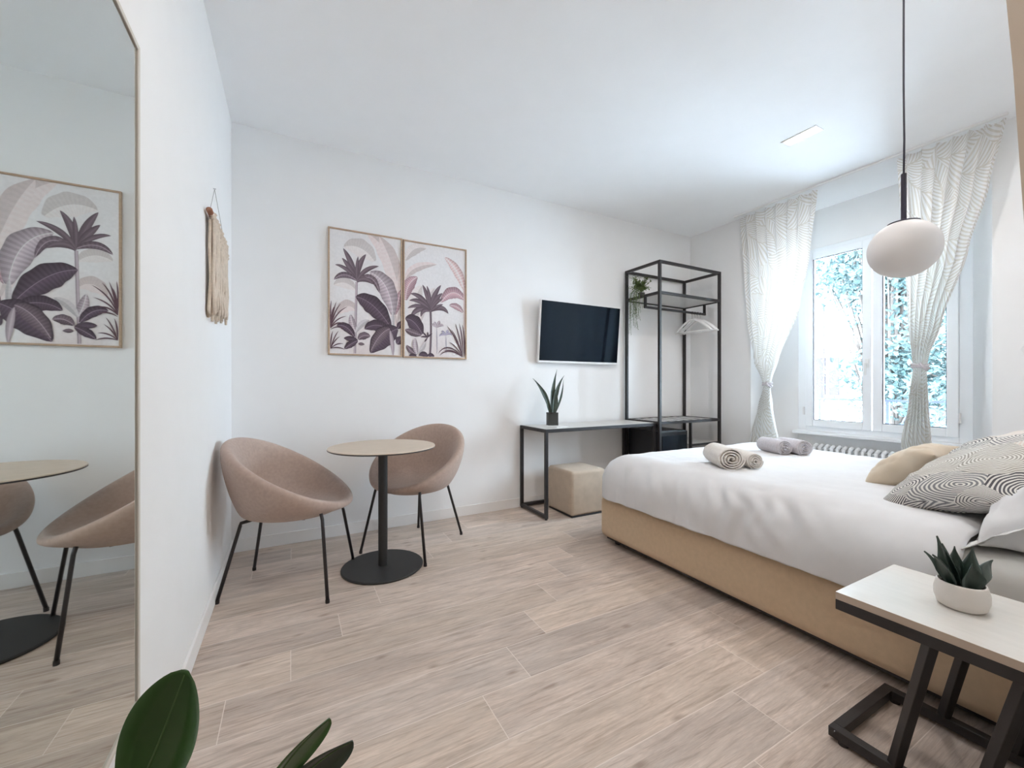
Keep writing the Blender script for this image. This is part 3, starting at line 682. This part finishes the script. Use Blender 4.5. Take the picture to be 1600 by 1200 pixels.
# trailing plant on the wardrobe shelf
tp = thing('trailing_plant', 'green trailing plant spilling over the left side of the upper wardrobe shelf', 'plant', (3.205, 3.13, 2.035))
MB().lathe([(0, 0), (.030, 0), (.036, .045), (.033, .045), (.030, .035), (0, .035)], n=24).build('pot', M_potg, tp, smooth=False)
lv = MB(); rnd = random.Random(3)
for i in range(90):
    a = rnd.uniform(0, 2*PI); L_ = rnd.uniform(.06, .15); e = rnd.uniform(.03, .16)
    q = Vector((math.cos(a)*L_*.8, math.sin(a)*L_*.55, .05+e)); base = Vector((0, 0, .05)); side_ = Vector((-.05, 0, 0)) if rnd.random() < .6 else Vector()
    mid = (base+q)/2+Vector((0, 0, .05)); stem = [base, mid, q+side_]
    lv.tube([bez(*stem, k/4) for k in range(5)], .0012, 4)
    for k in range(6):
        p = bez(*stem, .3+k*.14); d = Vector((rnd.uniform(-1, 1), rnd.uniform(-1, 1), rnd.uniform(-.4, .8))).normalized()
        blade(lv, (p, p+d*.014, p+d*.030), .014, n=3, fold=.1, thick=.0006)
for i in range(24):
    y = rnd.uniform(-.11, .07); ln = rnd.uniform(.16, .40)*(1 if abs(y+.0) < .05 else .7); x0 = -.105+rnd.uniform(-.02, .02)
    pts = [Vector((0, y*.3, .055)), Vector((-.06, y*.7, .085)), Vector((x0, y, .03)), Vector((x0-.008, y, -.08)), Vector((x0-.004, y+rnd.uniform(-.02, .02), -.5*ln-.04)), Vector((x0, y+rnd.uniform(-.03, .03), -ln))]
    lv.tube(pts, .0011, 4)
    L2 = len(pts)-1; m = int(ln*110)
    for k in range(m):
        s = 1.4+(L2-1.4)*k/m; j = min(int(s), L2-1); p = pts[j].lerp(pts[j+1], s-j); a = rnd.uniform(0, 2*PI)
        d = Vector((math.cos(a), math.sin(a), rnd.uniform(-.8, .2))).normalized()
        blade(lv, (p, p+d*.007, p+d*.014), .007, n=2, fold=.1, thick=.0006)
o = lv.build('foliage', M_trail, tp); 

# ================================================================== SNAKE PLANT + COASTER ON DESK
card = MB().box((2.062, 3.02, .7585), (.13, .17, .006), Euler((0, 0, .12)).to_matrix()).build('white_card', M_white, bevel=.001)
tag(card, 'thin white card lying under the small dark pot on the desk', 'card')
sp = thing('snake_plant', 'small snake plant with dark upright leaves in a dark grey square pot on the desk', 'plant', (2.075, 3.10, .755))
pm = MB(); h = .046; pm.bb(-h, h, -h, h, .0, .118)
pm.build('pot', M_potg, sp, bevel=.003, rot=(0, 0, math.radians(-22)))
MB().bb(-h*.85, h*.85, -h*.85, h*.85, .11, .1195).build('soil', M_soil, sp)
lf = MB()
pr = lambda t: .62+.5*math.sin(PI*t*.8) if t < .55 else max(.03, (1-t)/.45*1.02)
Y0 = Vector((0, -1, 0))
for pts, wdt in ((((-.015, 0, .1), (-.07, -.01, .30), (-.235, -.05, .425)), .042), (((-.02, 0, .1), (-.055, 0, .20), (-.075, -.02, .27)), .030), (((0, 0, .1), (-.02, 0, .30), (.065, .02, .51)), .044),
                 (((.015, 0, .1), (.01, 0, .32), (.125, -.01, .455)), .042), (((.02, 0, .1), (.115, 0, .26), (.122, .0, .42)), .022), (((.015, -.01, .1), (.045, 0, .2), (.07, .02, .29)), .034), (((0, -.015, .1), (.0, -.02, .2), (.01, -.03, .31)), .038)):
    blade(lf, pts, wdt, up=Y0, fold=.35, prof=pr, thick=.002)
lf.build('leaves', M_snake, sp, smooth=True)

# ================================================================== TELEVISION
tv = thing('television', 'wall mounted flat television with black screen and white frame', 'television', (2.505, 3.24, 1.625))
tv.rotation_euler = (math.radians(5), 0, 0)
MB().bb(-.485, .485, -.012, .018, -.292, .292).build('housing', M_white, tv, bevel=.004)
MB().bb(-.475, .475, -.0145, -.0119, -.272, .284).build('screen', M_screen, tv)
MB().bb(-.12, .12, .016, .052, -.10, .10).build('wall_bracket', M_black, tv)

# ================================================================== OTTOMAN
ot = thing('cube_ottoman', 'cream upholstered cube stool tucked under the desk', 'stool', (2.255, 2.985, 0))
def soft_box(hx_, hy_, z0_, z1_, R, bul=.008, n=10):
    def one(mb):
        b = bmesh.new(); 
    m = MB()
    return m
m = MB().bb(-.185, .185, -.185, .185, .012, .39)
o = m.build('cushion_body', M_otto, ot, bevel=.028, seg=5, smooth=True)
MB().bb(-.180, .180, -.180, .180, 0, .014).build('base_board', M_black, ot, bevel=.02)
for sx_ in (-1, 1):
    for sy_ in (-1, 1): MB().tube([(sx_*.1775, sy_*.1775, .03), (sx_*.1775, sy_*.1775, .37)], .0022, 6).build('seam_piping', M_otto, ot)

# ================================================================== BED
bed = thing('bed', 'double bed with sand upholstered base and white fitted mattress', 'bed', (1.945, .06, 0))
BW, BL = 1.72, 2.245
MB().bb(0, BW, 0, BL, .045, .335).build('bed_base', M_bedfab, bed, bevel=.045, seg=6, smooth=True)
MB().bb(.03, BW-.03, .01, BL-.03, .335, .56).build('mattress', M_sheet, bed, bevel=.07, seg=6, smooth=True)
for x in (.09, BW-.09):
    for y in (.12, BL-.10): MB().lathe([(0, 0), (.022, 0), (.026, .05), (0, .05)], (x, y, 0), 16).build('leg', M_black, bed)
MB().bb(.04, BW-.04, .04, BL-.04, .03, .05).build('bed_slat_tray', M_black, bed)
MB().tube([(-.001, .05, .333), (-.001, BL-.05, .333)], .004, 8).build('piping', M_bedfab, bed, smooth=True)

def nz(x, y, z=0): return noise.noise(Vector((x, y, z)))
def duvet():
    x0, x1, y0, y1, ztop = 1.905, 3.705, .50, 2.345, .628
    R, dr = .205, .085; Lm = R*PI/2+dr
    ix0, ix1, iy1 = x0+R, x1-R, y1-R
    NU, NV = 150, 150
    def P_(u, v):
        a = -Lm+(ix1-ix0+2*Lm)*u; b = (iy1-y0+Lm)*v       # cloth coordinates
        px = min(max(a, 0), ix1-ix0); dx = a-px; py = min(b, iy1-y0); dy = b-py
        L_ = max(abs(dx), abs(dy)); 
        if L_ > 1e-9:
            d = Vector((dx, dy)); d.normalize()
        else: d = Vector((0, 0))
        th = min(L_/R, PI/2); out = R*math.sin(th); drop = R*(1-math.cos(th))+max(0, L_-R*PI/2)
        X = ix0+px+d.x*out; Y = y0+py+d.y*out; Z = ztop-drop
        side = min(1, L_/Lm)
        # folds: soft creases on the top, hanging folds along the sides
        puff = .010*nz(X*1.7, Y*1.9, 1)+.006*nz(X*5, Y*4, 2)+.0022*nz(X*14, Y*11, 6)
        w1 = .0045*(1-abs(nz(X*4+Y*3, Y*9-X*2, 5))*2.2)
        if side > .25:
            ang = Y*1.0 if abs(dx) >= abs(dy) else X
            f1 = nz(ang*6.5, side*1.6, 11)*.022+nz(ang*15+side*3, side*2.0, 17)*.011
            k = math.sin(PI*min(1, max(0, (side-.25)/.75))**.8)
        else: f1 = 0; k = 0
        nrm = Vector((d.x*math.sin(th), d.y*math.sin(th), math.cos(th)))
        o = puff*(1-side*.6)+w1*(.4+side)+f1*k
        # crease fan near the middle of the camera side
        e = math.exp(-((Y-1.15)/.28)**2)*math.exp(-((side-.55)/.35)**2)*(1 if dx < 0 else 0)
        o += e*.010*math.sin(Y*55+side*9+3*nz(Y*5, side*3, 8))
        if Y < y0+.08 : o -= .03*(1-(Y-y0)/.08)**2
        # settled hollow where the pillows press
        hx_ = math.exp(-((X-2.45)/.4)**2-((Y-.66)/.16)**2)*.012*(1-side)
        p = Vector((X, Y, Z))+nrm*o-Vector((0, 0, hx_))
        if side > .93: p.z = p.z*(1-(side-.93)/.07)+(.337+.006*nz(ang*9, 0, 3))*((side-.93)/.07)
        return p
    m = MB().grid(P_, NU, NV)
    o = m.build('duvet', M_linen, None, smooth=True)
    md = o.modifiers.new('thickness', 'SOLIDIFY'); md.thickness = .012; md.offset = -1
    return tag(o, 'white duvet spread over the bed, creased along its side', 'duvet')
duvet()

def pillow(name, label, cat, w_, h_, t_, m, center, ex, ey, uvs=1.0, crease=.006, flange=0.0, seed=0, sag=0.0, plump=.5):
    """w_ along ex, h_ along ey (ex, ey world directions), lofted two-sided cushion in one mesh"""
    ex = Vector(ex).normalized(); ey = Vector(ey); ey = (ey-ex*ey.dot(ex)).normalized(); ez = ex.cross(ey)
    N_ = 44
    def sf(sign):
        def P_(u, v):
            a, b = u*2-1, v*2-1
            a = math.copysign(1-(1-abs(a))**1.35, a); b = math.copysign(1-(1-abs(b))**1.35, b)
            f = max(0, 1-abs(a)**2.4)*max(0, 1-abs(b)**2.4)
            th = t_/2*f**plump
            pin = .085
            x = w_/2*a*(1-pin*(1-b*b)**1.0*abs(a)**3); y = h_/2*b*(1-pin*(1-a*a)*abs(b)**3)
            rim = (1-min(1, f*3))
            z = sign*th+crease*(nz(a*3+seed, b*3, sign+seed)*1.2+nz(a*8+b*4, b*6+seed, seed)*.6)*(.35+.65*min(1, f*3))*(1 if f > 0 else 0)
            z += crease*2.0*nz(a*2.2+seed*3, b*2.2, 9)*rim
            z -= sag*(a*a*.5+b*b*.5)
            return Vector((x, y, z))
        return P_
    mb = MB(); uvf = lambda u, v: ((u-.5)*w_*uvs, (v-.5)*h_*uvs)
    mb.grid(sf(1), N_, N_, uv=uvf); mb.grid(sf(-1), N_, N_, uv=uvf)
    if flange:
        def F(u, v):
            k = u*4; i = int(min(3, k)); s = k-i
            cs = [(-1, -1), (1, -1), (1, 1), (-1, 1), (-1, -1)]
            a = cs[i][0]+(cs[i+1][0]-cs[i][0])*s; b = cs[i][1]+(cs[i+1][1]-cs[i][1])*s
            pin = .085
            x = w_/2*a*(1-pin*(1-b*b)*abs(a)**3); y = h_/2*b*(1-pin*(1-a*a)*abs(b)**3)
            d = Vector((a if abs(a) == 1 else a**5, b if abs(b) == 1 else b**5))
            q = flange*v
            z = crease*2.0*nz(a*2.2+seed*3, b*2.2, 9)-sag*(a*a*.5+b*b*.5)+v*.012*nz(a*6, b*6, seed+4)
            return Vector((x+d.x*q, y+d.y*q, z))
        mb.grid(F, 120, 3, uv=lambda u, v: (u, v))
    o = mb.build(name, m, None, smooth=True, merge=.0004)
    M = Matrix((ex, ey, ez)).transposed().to_4x4(); M.translation = Vector(center); o.matrix_world = M
    if flange:
        md = o.modifiers.new('thickness', 'SOLIDIFY'); md.thickness = .002
    return tag(o, label, cat)
#PILLOWS#
pillow('bed_pillow', 'plump white pillow with flanged edge at the near side of the bed head', 'pillow', .62, .46, .25, M_linen, (2.33, .285, .725), (1, .0, .04), (0, 1, -.62), crease=.014, flange=.035, seed=2)
pillow('bed_pillow', 'white pillow standing against the bed head behind the patterned cushion', 'pillow', .70, .45, .16, M_linen, (3.18, .20, .74), (1, 0, 0), (0, .45, .9), crease=.010, seed=5)
pillow('patterned_cushion', 'large cushion printed with grey and pink concentric rings', 'cushion', .80, .50, .19, M_ring, (2.545, .545, .775), (.77, -.13, .235), (.2, -.85, .38), crease=.010, seed=8)
pillow('square_cushion', 'beige velvet cushion leaning behind the patterned cushion', 'cushion', .27, .34, .16, M_beigecush, (2.715, .865, .715), (.95, -.06, .06), (-.05, -.80, .60), crease=.008, seed=12)

# towels
def towel(label, p, axis, L_, rx, rz, m, turns=4.2, seed=0, group=None):
    ax = Vector((axis[0], axis[1], 0)).normalized(); sd = Vector((ax.y, -ax.x, 0)); P0 = Vector(p)
    def sp_(s, inner):
        a = 2*PI*turns*s; r = .10+.90*(s**.85)-(.105 if inner else 0.0)*(1)
        r = max(r, .02)
        return a, r
    mb = MB(); NS, NL = 150, 14
    def side(inner):
        def F(u, v):
            a, r = sp_(u, inner); wob = 1+.04*nz(a*.9+seed, v*3, seed)
            k = v-.5
            end = .010*nz(a*1.3, seed, 3)+.016*(1-u)*(1 if abs(k) > .49 else .0)
            bulge = 1+.07*(1-(2*k)**2)
            c = P0+ax*(k*L_*(1-.0*u)+math.copysign(end, k))
            x = rx*r*wob*math.cos(a-PI*.4)*bulge; z = rz*r*wob*math.sin(a-PI*.4)*bulge
            z = max(z, -rz*.90)
            return c+sd*x+Vector((0, 0, z+rz*.90))
        return F
    mb.grid(side(False), NS, NL); mb.grid(side(True), NS, NL)
    # end faces join outer and inner sheet
    n1 = (NS+1)*(NL+1)
    for i in range(NS):
        for j in (0, NL):
            a = i*(NL+1)+j; b = (i+1)*(NL+1)+j
            mb.f.append((a, b, n1+b, n1+a)); mb.mi.append(0)
    for i in (0, NS):
        for j in range(NL):
            a = i*(NL+1)+j; mb.f.append((a, a+1, n1+a+1, n1+a)); mb.mi.append(0)
    o = mb.build('rolled_towel', m, None, smooth=True)
    return tag(o, label, 'towel', group)
#TOWELS#
towel('cream rolled towel at the near side of the bed, the wider of the front pair', (2.315, 1.60, .632), (.55, .80), .25, .080, .068, M_towel_w, seed=1)
towel('cream rolled towel tucked on the right of the front pair', (2.446, 1.54, .632), (.50, .83), .22, .050, .050, M_towel_w, seed=2)
towel('lilac grey rolled towel on the left of the far pair', (3.10, 1.74, .632), (.42, .90), .22, .060, .056, M_towel_g, seed=3)
towel('lilac grey rolled towel on the right of the far pair, its spiral end showing', (3.205, 1.665, .632), (.42, .90), .22, .062, .056, M_towel_g, seed=4)

# ================================================================== SIDE TABLE
nt = thing('side_table', 'C-shaped side table with white top and black tube frame beside the bed', 'side table', (1.43, .04, 0))
W_, L_, Ht = .395, .585, .505
t = MB().bb(0, W_, 0, L_, Ht-.022, Ht).build('tabletop', [M_nttop, M_ntedge], nt, bevel=.001)
for p in t.data.polygons: p.material_index = 0 if p.normal.z > .5 else 1
T2 = .030; zf = Ht-.022
f = MB(); f.bb(0, T2, 0, L_, zf-.030, zf); f.bb(W_-T2, W_, 0, L_, zf-.030, zf); f.bb(T2, W_-T2, L_-T2, L_, zf-.030, zf); f.bb(T2, W_-T2, 0, T2, zf-.030, zf)
f.build('top_frame', M_black, nt, bevel=.0015)
ox = .070
f = MB(); f.bb(ox, ox+T2, .0, .635, .012, .042); f.bb(ox+W_-T2, ox+W_, 0, .635, .012, .042); f.bb(ox+T2, ox+W_-T2, .635-T2, .635, .012, .042); f.bb(ox+T2, ox+W_-T2, 0, T2, .012, .042)
f.build('base_frame', M_black, nt, bevel=.0015)
for x in (0, W_-T2):
    for (ya, yb) in ((.380, .478), (.225, .325)):
        MB().beam((x+T2/2, ya, zf-.02), (x+ox+T2/2, yb, .034), T2*.8, T2*.8).build('slanted_leg', M_black, nt, bevel=.0015)
for x in (ox+.015, ox+W_-.015):
    for y in (.02, .60): MB().lathe([(0, 0), (.014, 0), (.014, .012), (0, .012)], (x, y, 0), 14).build('foot', M_black, nt)

pl = thing('succulent_plant', 'dark green succulent in a round white bowl pot on the side table', 'plant', (1.636, .415, Ht))
MB().lathe([(0, 0), (.038, 0), (.049, .008), (.055, .028), (.055, .046), (.050, .068), (.048, .072), (.045, .070), (.048, .052), (0, .052)], n=48).build('bowl_pot', M_potw, pl, smooth=True)
MB().lathe([(.048, .058), (0, .062)], n=32).build('soil', M_soil, pl)
lf = MB(); rg = Vector((.881, -.4726, 0)); fw = Vector((.4726, .881, 0)); up = Vector((0, 0, 1))
sp_ = lambda t: (.72+.50*math.sin(PI*t/.8) if t < .4 else max(.015, 1.22*((1-t)/.6)**1.15))
for (r0, f0, r1, f1, z1, wdt, cv) in ((-.022, 0, -.092, -.01, .148, .034, .03), (-.012, .01, -.050, .02, .190, .046, .01), (.004, .012, .012, .03, .158, .044, .0), (.014, .0, .044, .01, .162, .040, .015),
                                  (.024, -.005, .088, -.0, .128, .042, .035), (.0, -.02, -.002, -.03, .132, .052, .01), (-.012, .02, -.045, .06, .13, .036, .02), (-.006, -.004, -.056, .0, .176, .016, .01)):
    a = rg*r0+fw*f0+up*.058; c = rg*r1+fw*f1+up*z1; b = a.lerp(c, .5)+up*cv*.8-(rg*r1+fw*f1)*.10
    out_ = (rg*r1+fw*f1+up*.001).normalized(); sd = up.cross(out_)
    blade(lf, (a, b, c), wdt, side=sd, fold=.35, prof=sp_, thick=.004, n=12)
lf.build('leaves', M_succ, pl, smooth=True)

# ================================================================== PENDANT
pd = thing('pendant_lamp', 'opal glass globe pendant lamp on a dark rod and cord above the side table', 'pendant lamp', (1.728, .567, 1.556))
r = .091
MB().lathe([(.0, -r)]+[(r*math.cos(a), r*math.sin(a)*.985) for a in [(-PI/2+PI*k/40) for k in range(1, 38)]]+[(.0, r*.955)], n=64).build('glass_globe', M_globe, pd, smooth=True)
MB().lathe([(.0, r*.93), (.040, r*.90), (.040, r*.93), (.030, r*.965), (.010, r*1.0), (.007, r*1.06), (.007, r+.150), (0, r+.150)], n=36).build('rod_and_cap', M_cord, pd)
MB().tube([(0, 0, r+.148), (.004, .0, r+.26), (-.001, 0, r+.40), (.005, .002, r+.60), (.001, 0, r+.9), (0, 0, CZ-1.556-.02)], .0028, 8).build('cord', M_cord, pd, smooth=True)
MB().lathe([(0, CZ-1.556-.025), (.045, CZ-1.556-.025), (.05, CZ-1.556), (0, CZ-1.556)], n=32).build('ceiling_rose', M_cord, pd)

# ================================================================== RUBBER PLANT
rp = thing('rubber_plant', 'potted rubber plant with broad glossy dark green leaves in the foreground', 'plant', (-.10, .60, 0))
MB().lathe([(0, 0), (.085, 0), (.11, .20), (.118, .21), (.118, .235), (.108, .235), (.104, .20), (0, .20)], n=40).build('pot', M_pot, rp, smooth=False)
MB().lathe([(.104, .205), (0, .21)], n=24).build('soil', M_soil, rp)
MB().tube([(0, 0, .2), (.008, .01, .32), (-.002, .02, .43), (0, .03, .50)], [.010, .009, .007, .005], 10).build('stem', M_bark, rp, smooth=True)
pr2 = lambda t: math.sin(PI*min(1, .04+t*.945)**1.15)**.62 if t < .97 else .12
O = Vector((-.10, .60, 0))
fw3 = Vector((.4726, .881, 0))
def rleaf(pts, wdt, side, m, fold=.12):
    pts = [Vector(p)-O for p in pts]
    mb = MB(); blade(mb, pts, wdt, side=Vector(side), fold=fold, prof=pr2, n=26, thick=.002)
    o = mb.build('leaf', m, rp, smooth=True)
    mid = MB(); n = 20; ps = [bez(*pts, .02+.95*k/n) for k in range(n+1)]
    d = (pts[2]-pts[0]).normalized(); s_ = Vector(side); s_ = (s_-d*s_.dot(d)).normalized(); nn = s_.cross(d).normalized()
    mid.tube([p+nn*.0004 for p in ps], [.0022*(1-.6*k/n) for k in range(n+1)], 6).build('midrib', M_midrib, o, smooth=True)
    MB().tube([(0, .03, .40), tuple((pts[0]+Vector((0, .03, .40)))/2+Vector((0, 0, .01))), tuple(pts[0])], .0035, 8).build('leaf_stalk', M_midrib, o, smooth=True)
    return o
#LEAVES#
rleaf([(-.212, .796, .49), (-.168, .771, .60), (-.136, .754, .703)], .110, (.86, -.50, .05), M_rubber)
rleaf([(-.055, .73, .465), (-.005, .705, .57), (.050, .677, .616)], .062, (.5, .55, -.65), M_rubber, fold=.3)
rleaf([(-.040, .765, .43), (.030, .735, .52), (.086, .704, .547)], .075, (.55, .35, -.75), M_rubberd, fold=.3)
rleaf([(-.13, .66, .46), (-.11, .62, .52), (-.05, .58, .55)], .10, (.3, .9, 0), M_rubber)
rleaf([(-.06, .60, .44), (0, .55, .50), (.05, .50, .48)], .09, (.7, .6, 0), M_rubber)

# ================================================================== CURTAINS
def curtain(name, label, outer, inner, tie, X0, folds, seed):
    """outer / inner: tables z -> Y of the two vertical edges"""
    root = thing(name, label, 'curtain', (X0, tie[0], 0))
    zt, zb = 2.862, .04; NU, NV = 130, 110
    def F(u, v):
        z = zb+(zt-zb)*v
        yo, yi = lerp(outer, z), lerp(inner, z); wdt = abs(yo-yi)
        k = min(1, wdt/.45)
        uu = u+.012*nz(u*5, z*1.2, seed)
        ph = 2*PI*folds*uu+1.2*nz(z*.9, seed, 2)
        amp = .012+.022*(1-k)*min(1, wdt/.12)+.012*k
        amp *= min(1, .35+abs(z-tie[1])/.25)
        y = yo+(yi-yo)*u+.010*math.cos(ph)*k
        x = amp*math.sin(ph)+.010*nz(u*7, z*2.5, seed+3)*k
        y += .012*math.sin(z*7+seed)*k*(.5-abs(u-.5))
        sc_ = math.sin(PI*u)
        return Vector((x-.015*(1-k)*sc_, y-tie[0], z))
    wf = .95
    m = MB().grid(F, NU, NV, uv=lambda u, v: (u*wf, v*(zt-zb)))
    m.build('curtain_cloth', M_curtain, root, smooth=True)
    w_ = abs(lerp(outer, tie[1])-lerp(inner, tie[1]))/2
    tb_ = MB()
    for dz in (-.012, .010):
        tb_.tube([(.030*math.cos(a), (w_+.008)*math.sin(a), tie[1]+dz+.008*math.sin(a+dz*90)) for a in [2*PI*k/24 for k in range(25)]], .009, 8)
    tb_.tube([(-.034, -.01, tie[1]+.02), (-.05, -.03, tie[1]-.01), (-.036, -.05, tie[1]-.035)], .008, 8)
    tb_.build('tieback', M_towel_g, root, smooth=True)
    return root
#CURT#
curtain('curtain', 'sheer palm patterned curtain tied back at the left end of the window', 
        [(0, 2.60), (.54, 2.545), (.9, 2.46), (1.08, 2.415), (1.133, 2.405), (1.19, 2.43), (1.35, 2.50), (1.84, 2.575), (2.3, 2.60), (2.87, 2.646)],
        [(0, 2.20), (.54, 2.25), (.9, 2.32), (1.08, 2.338), (1.133, 2.338), (1.19, 2.325), (1.35, 2.27), (1.84, 2.07), (2.3, 1.985), (2.87, 1.932)], (2.372, 1.133), 4.118, 7, 1)
curtain('curtain', 'sheer palm patterned curtain tied back in front of the right window pane', 
        [(0, 1.40), (.69, 1.355), (1.0, 1.315), (1.22, 1.295), (1.263, 1.290), (1.32, 1.298), (1.6, 1.318), (2.1, 1.335), (2.87, 1.377)],
        [(0, 1.15), (.69, 1.185), (1.0, 1.205), (1.22, 1.215), (1.263, 1.215), (1.32, 1.205), (1.59, 1.13), (2.06, .997), (2.458, .900), (2.87, .826)], (1.253, 1.263), 4.10, 7, 4)

# ================================================================== RADIATOR
rd = thing('column_radiator', 'white column radiator under the window sill', 'radiator', (4.56, 1.70, 0))
for i in range(20):
    y = -.47+i*.0485
    m = MB()
    for x in (-.045, .045): m.tube([(x, y, .09), (x, y, .52)], .0125, 10)
    m.tube([(-.045, y, .515), (0, y, .535), (.045, y, .515)], .017, 10); m.tube([(-.045, y, .095), (0, y, .075), (.045, y, .095)], .017, 10)
    m.build('radiator_section', M_rad, rd, smooth=True)
MB().tube([(0, -.49, .50), (0, .47, .50)], .012, 10).tube([(0, -.49, .10), (0, .47, .10)], .012, 10).build('header_pipe', M_rad, rd)
for y in (-.4215, .354): MB().bb(-.03, .03, y-.008, y+.008, 0, .08).build('foot', M_rad, rd)
# round thermostat at the right edge of the picture
sw = MB().lathe([(0, 0), (.030, 0), (.030, .010), (.024, .016), (0, .016)], n=32).build('wall_dial', M_white, None, loc=(XR, .758, 1.355), rot=(0, -PI/2, 0))
tag(sw, 'small round white wall dial on the window wall at the right picture edge', 'wall switch')

# ================================================================== OUTSIDE
struct(MB().bb(5.3, 60, -25, 45, -4.2, -4.0).build('ground', M_street))
struct(MB().bb(4.95, 5.42, .5, 3.2, -.02, .06).build('balcony_slab', M_facade))
br = thing('balcony_railing', 'wrought iron balcony railing with sunburst fans outside the window', 'railing', (5.25, 1.9, .06))
m = MB(); m.bb(-.016, .016, -1.3, 1.2, .895, .915).bb(-.012, .012, -1.3, 1.2, .10, .12)
m.build('rails', M_iron, br)
for i in range(5): MB().bb(-.012, .012, -1.27+i*.60, -1.246+i*.60, 0, .9).build('upright', M_iron, br)
m = MB()
for i in range(4):
    c = -.96+i*.60
    for rr in (.10, .20): m.tube([(0, c+rr*math.cos(a), .64+rr*math.sin(a)) for a in [PI*k/16 for k in range(17)]], .006, 6)
    for k in range(9):
        a = PI*(k+.5)/9; m.tube([(0, c+.10*math.cos(a), .64+.10*math.sin(a)), (0, c+.20*math.cos(a), .64+.20*math.sin(a))], .005, 6)
    m.bb(-.006, .006, c-.29, c+.29, .63, .645)
    for k in range(5): m.tube([(0, c-.24+k*.12, .12), (0, c-.24+k*.12, .63)], .006, 6)
m.build('sunburst_ornament', M_iron, br)

tr = thing('street_tree', 'leafy street tree outside the window, bright in the daylight', 'tree', (10.5, 3.55, -4.0))
MB().tube([(0, 0, 0), (.05, .03, 2.2), (-.05, .1, 4.2), (.1, 0, 6.2)], [.20, .17, .13, .07], 12).build('trunk', M_bark, tr, smooth=True)
b = MB(); rnd = random.Random(11); clumps = []
for i in range(100):
    a = rnd.uniform(0, 2*PI); rr = rnd.uniform(.1, 1.75); z = rnd.uniform(4.2, 9.2)
    rr *= math.sqrt(max(.1, 1-((z-6.4)/3.4)**2)); c = Vector((math.cos(a)*rr, math.sin(a)*rr*.85, z)); 
    if c.y > .25 and c.z < 6.4 or c.y > .9 and c.z < 7.0: continue
    clumps.append(c)
    s = Vector((0, .05, rnd.uniform(2.5, 5.5))); b.tube([s, s.lerp(c, .5)+Vector((0, 0, .2)), c], [.05, .03, .012], 6)
b.build('branches', M_bark, tr)
lv = MB()
for c in clumps:
    for k in range(230):
        d = Vector((rnd.gauss(0, 1), rnd.gauss(0, 1), rnd.gauss(0, .8)))*.34; p = c+d
        n_ = Vector((rnd.uniform(-1, 1), rnd.uniform(-1, 1), rnd.uniform(.2, 1))).normalized(); x = n_.orthogonal().normalized(); x.rotate(Matrix.Rotation(rnd.uniform(0, 6.28), 3, n_)); y = n_.cross(x)
        s = rnd.uniform(.04, .085); i0 = len(lv.v)
        for q in (x*s, y*s*.5, -x*s, -y*s*.5): lv.v.append(p+q+n_*(.012 if q.length > s*.8 else 0))
        lv.f.append((i0, i0+1, i0+2, i0+3)); lv.mi.append(0)
lv.build('foliage', M_leafout, tr)

bd = thing('apartment_building', 'pale apartment building across the street seen through the left window pane', 'building', (20, 10, -4))
m = MB(); m.bb(0, 6, -12, 12, 0, 14).build('facade_wall', M_facade, bd)
m = MB(); m.bb(-.35, 0, -12, 12, 6.9, 7.15).bb(-.2, 0, -12, 12, 6.7, 6.9).bb(-.2, 0, -12, 12, 4.2, 4.35); m.build('cornice', M_facade, bd)
for k, y in enumerate((-7.6, -5.0, -3.35, -1.5, .6, 2.8)):
    for z in (4.7, 8.2, 1.2):
        f = MB(); f.bb(-.06, 0, y-.55, y-.45, z, z+1.7).bb(-.06, 0, y+.45, y+.55, z, z+1.7).bb(-.08, 0, y-.6, y+.6, z+1.7, z+1.85).bb(-.1, 0, y-.6, y+.6, z-.1, z)
        o = f.build('window_surround', M_facade, bd)
        MB().bb(-.03, -.005, y-.45, y+.45, z, z+1.7).build('window_glass', M_facade2, o)
MB().bb(-.04, -.004, -1.4, -.25, 4.5, 6.3).build('brick_panel', M_facade3, bd)
MB().tube([(-.12, -.9, 4.4), (-.12, -.9, 8.6)], .035, 8).build('drainpipe', M_facade3, bd)
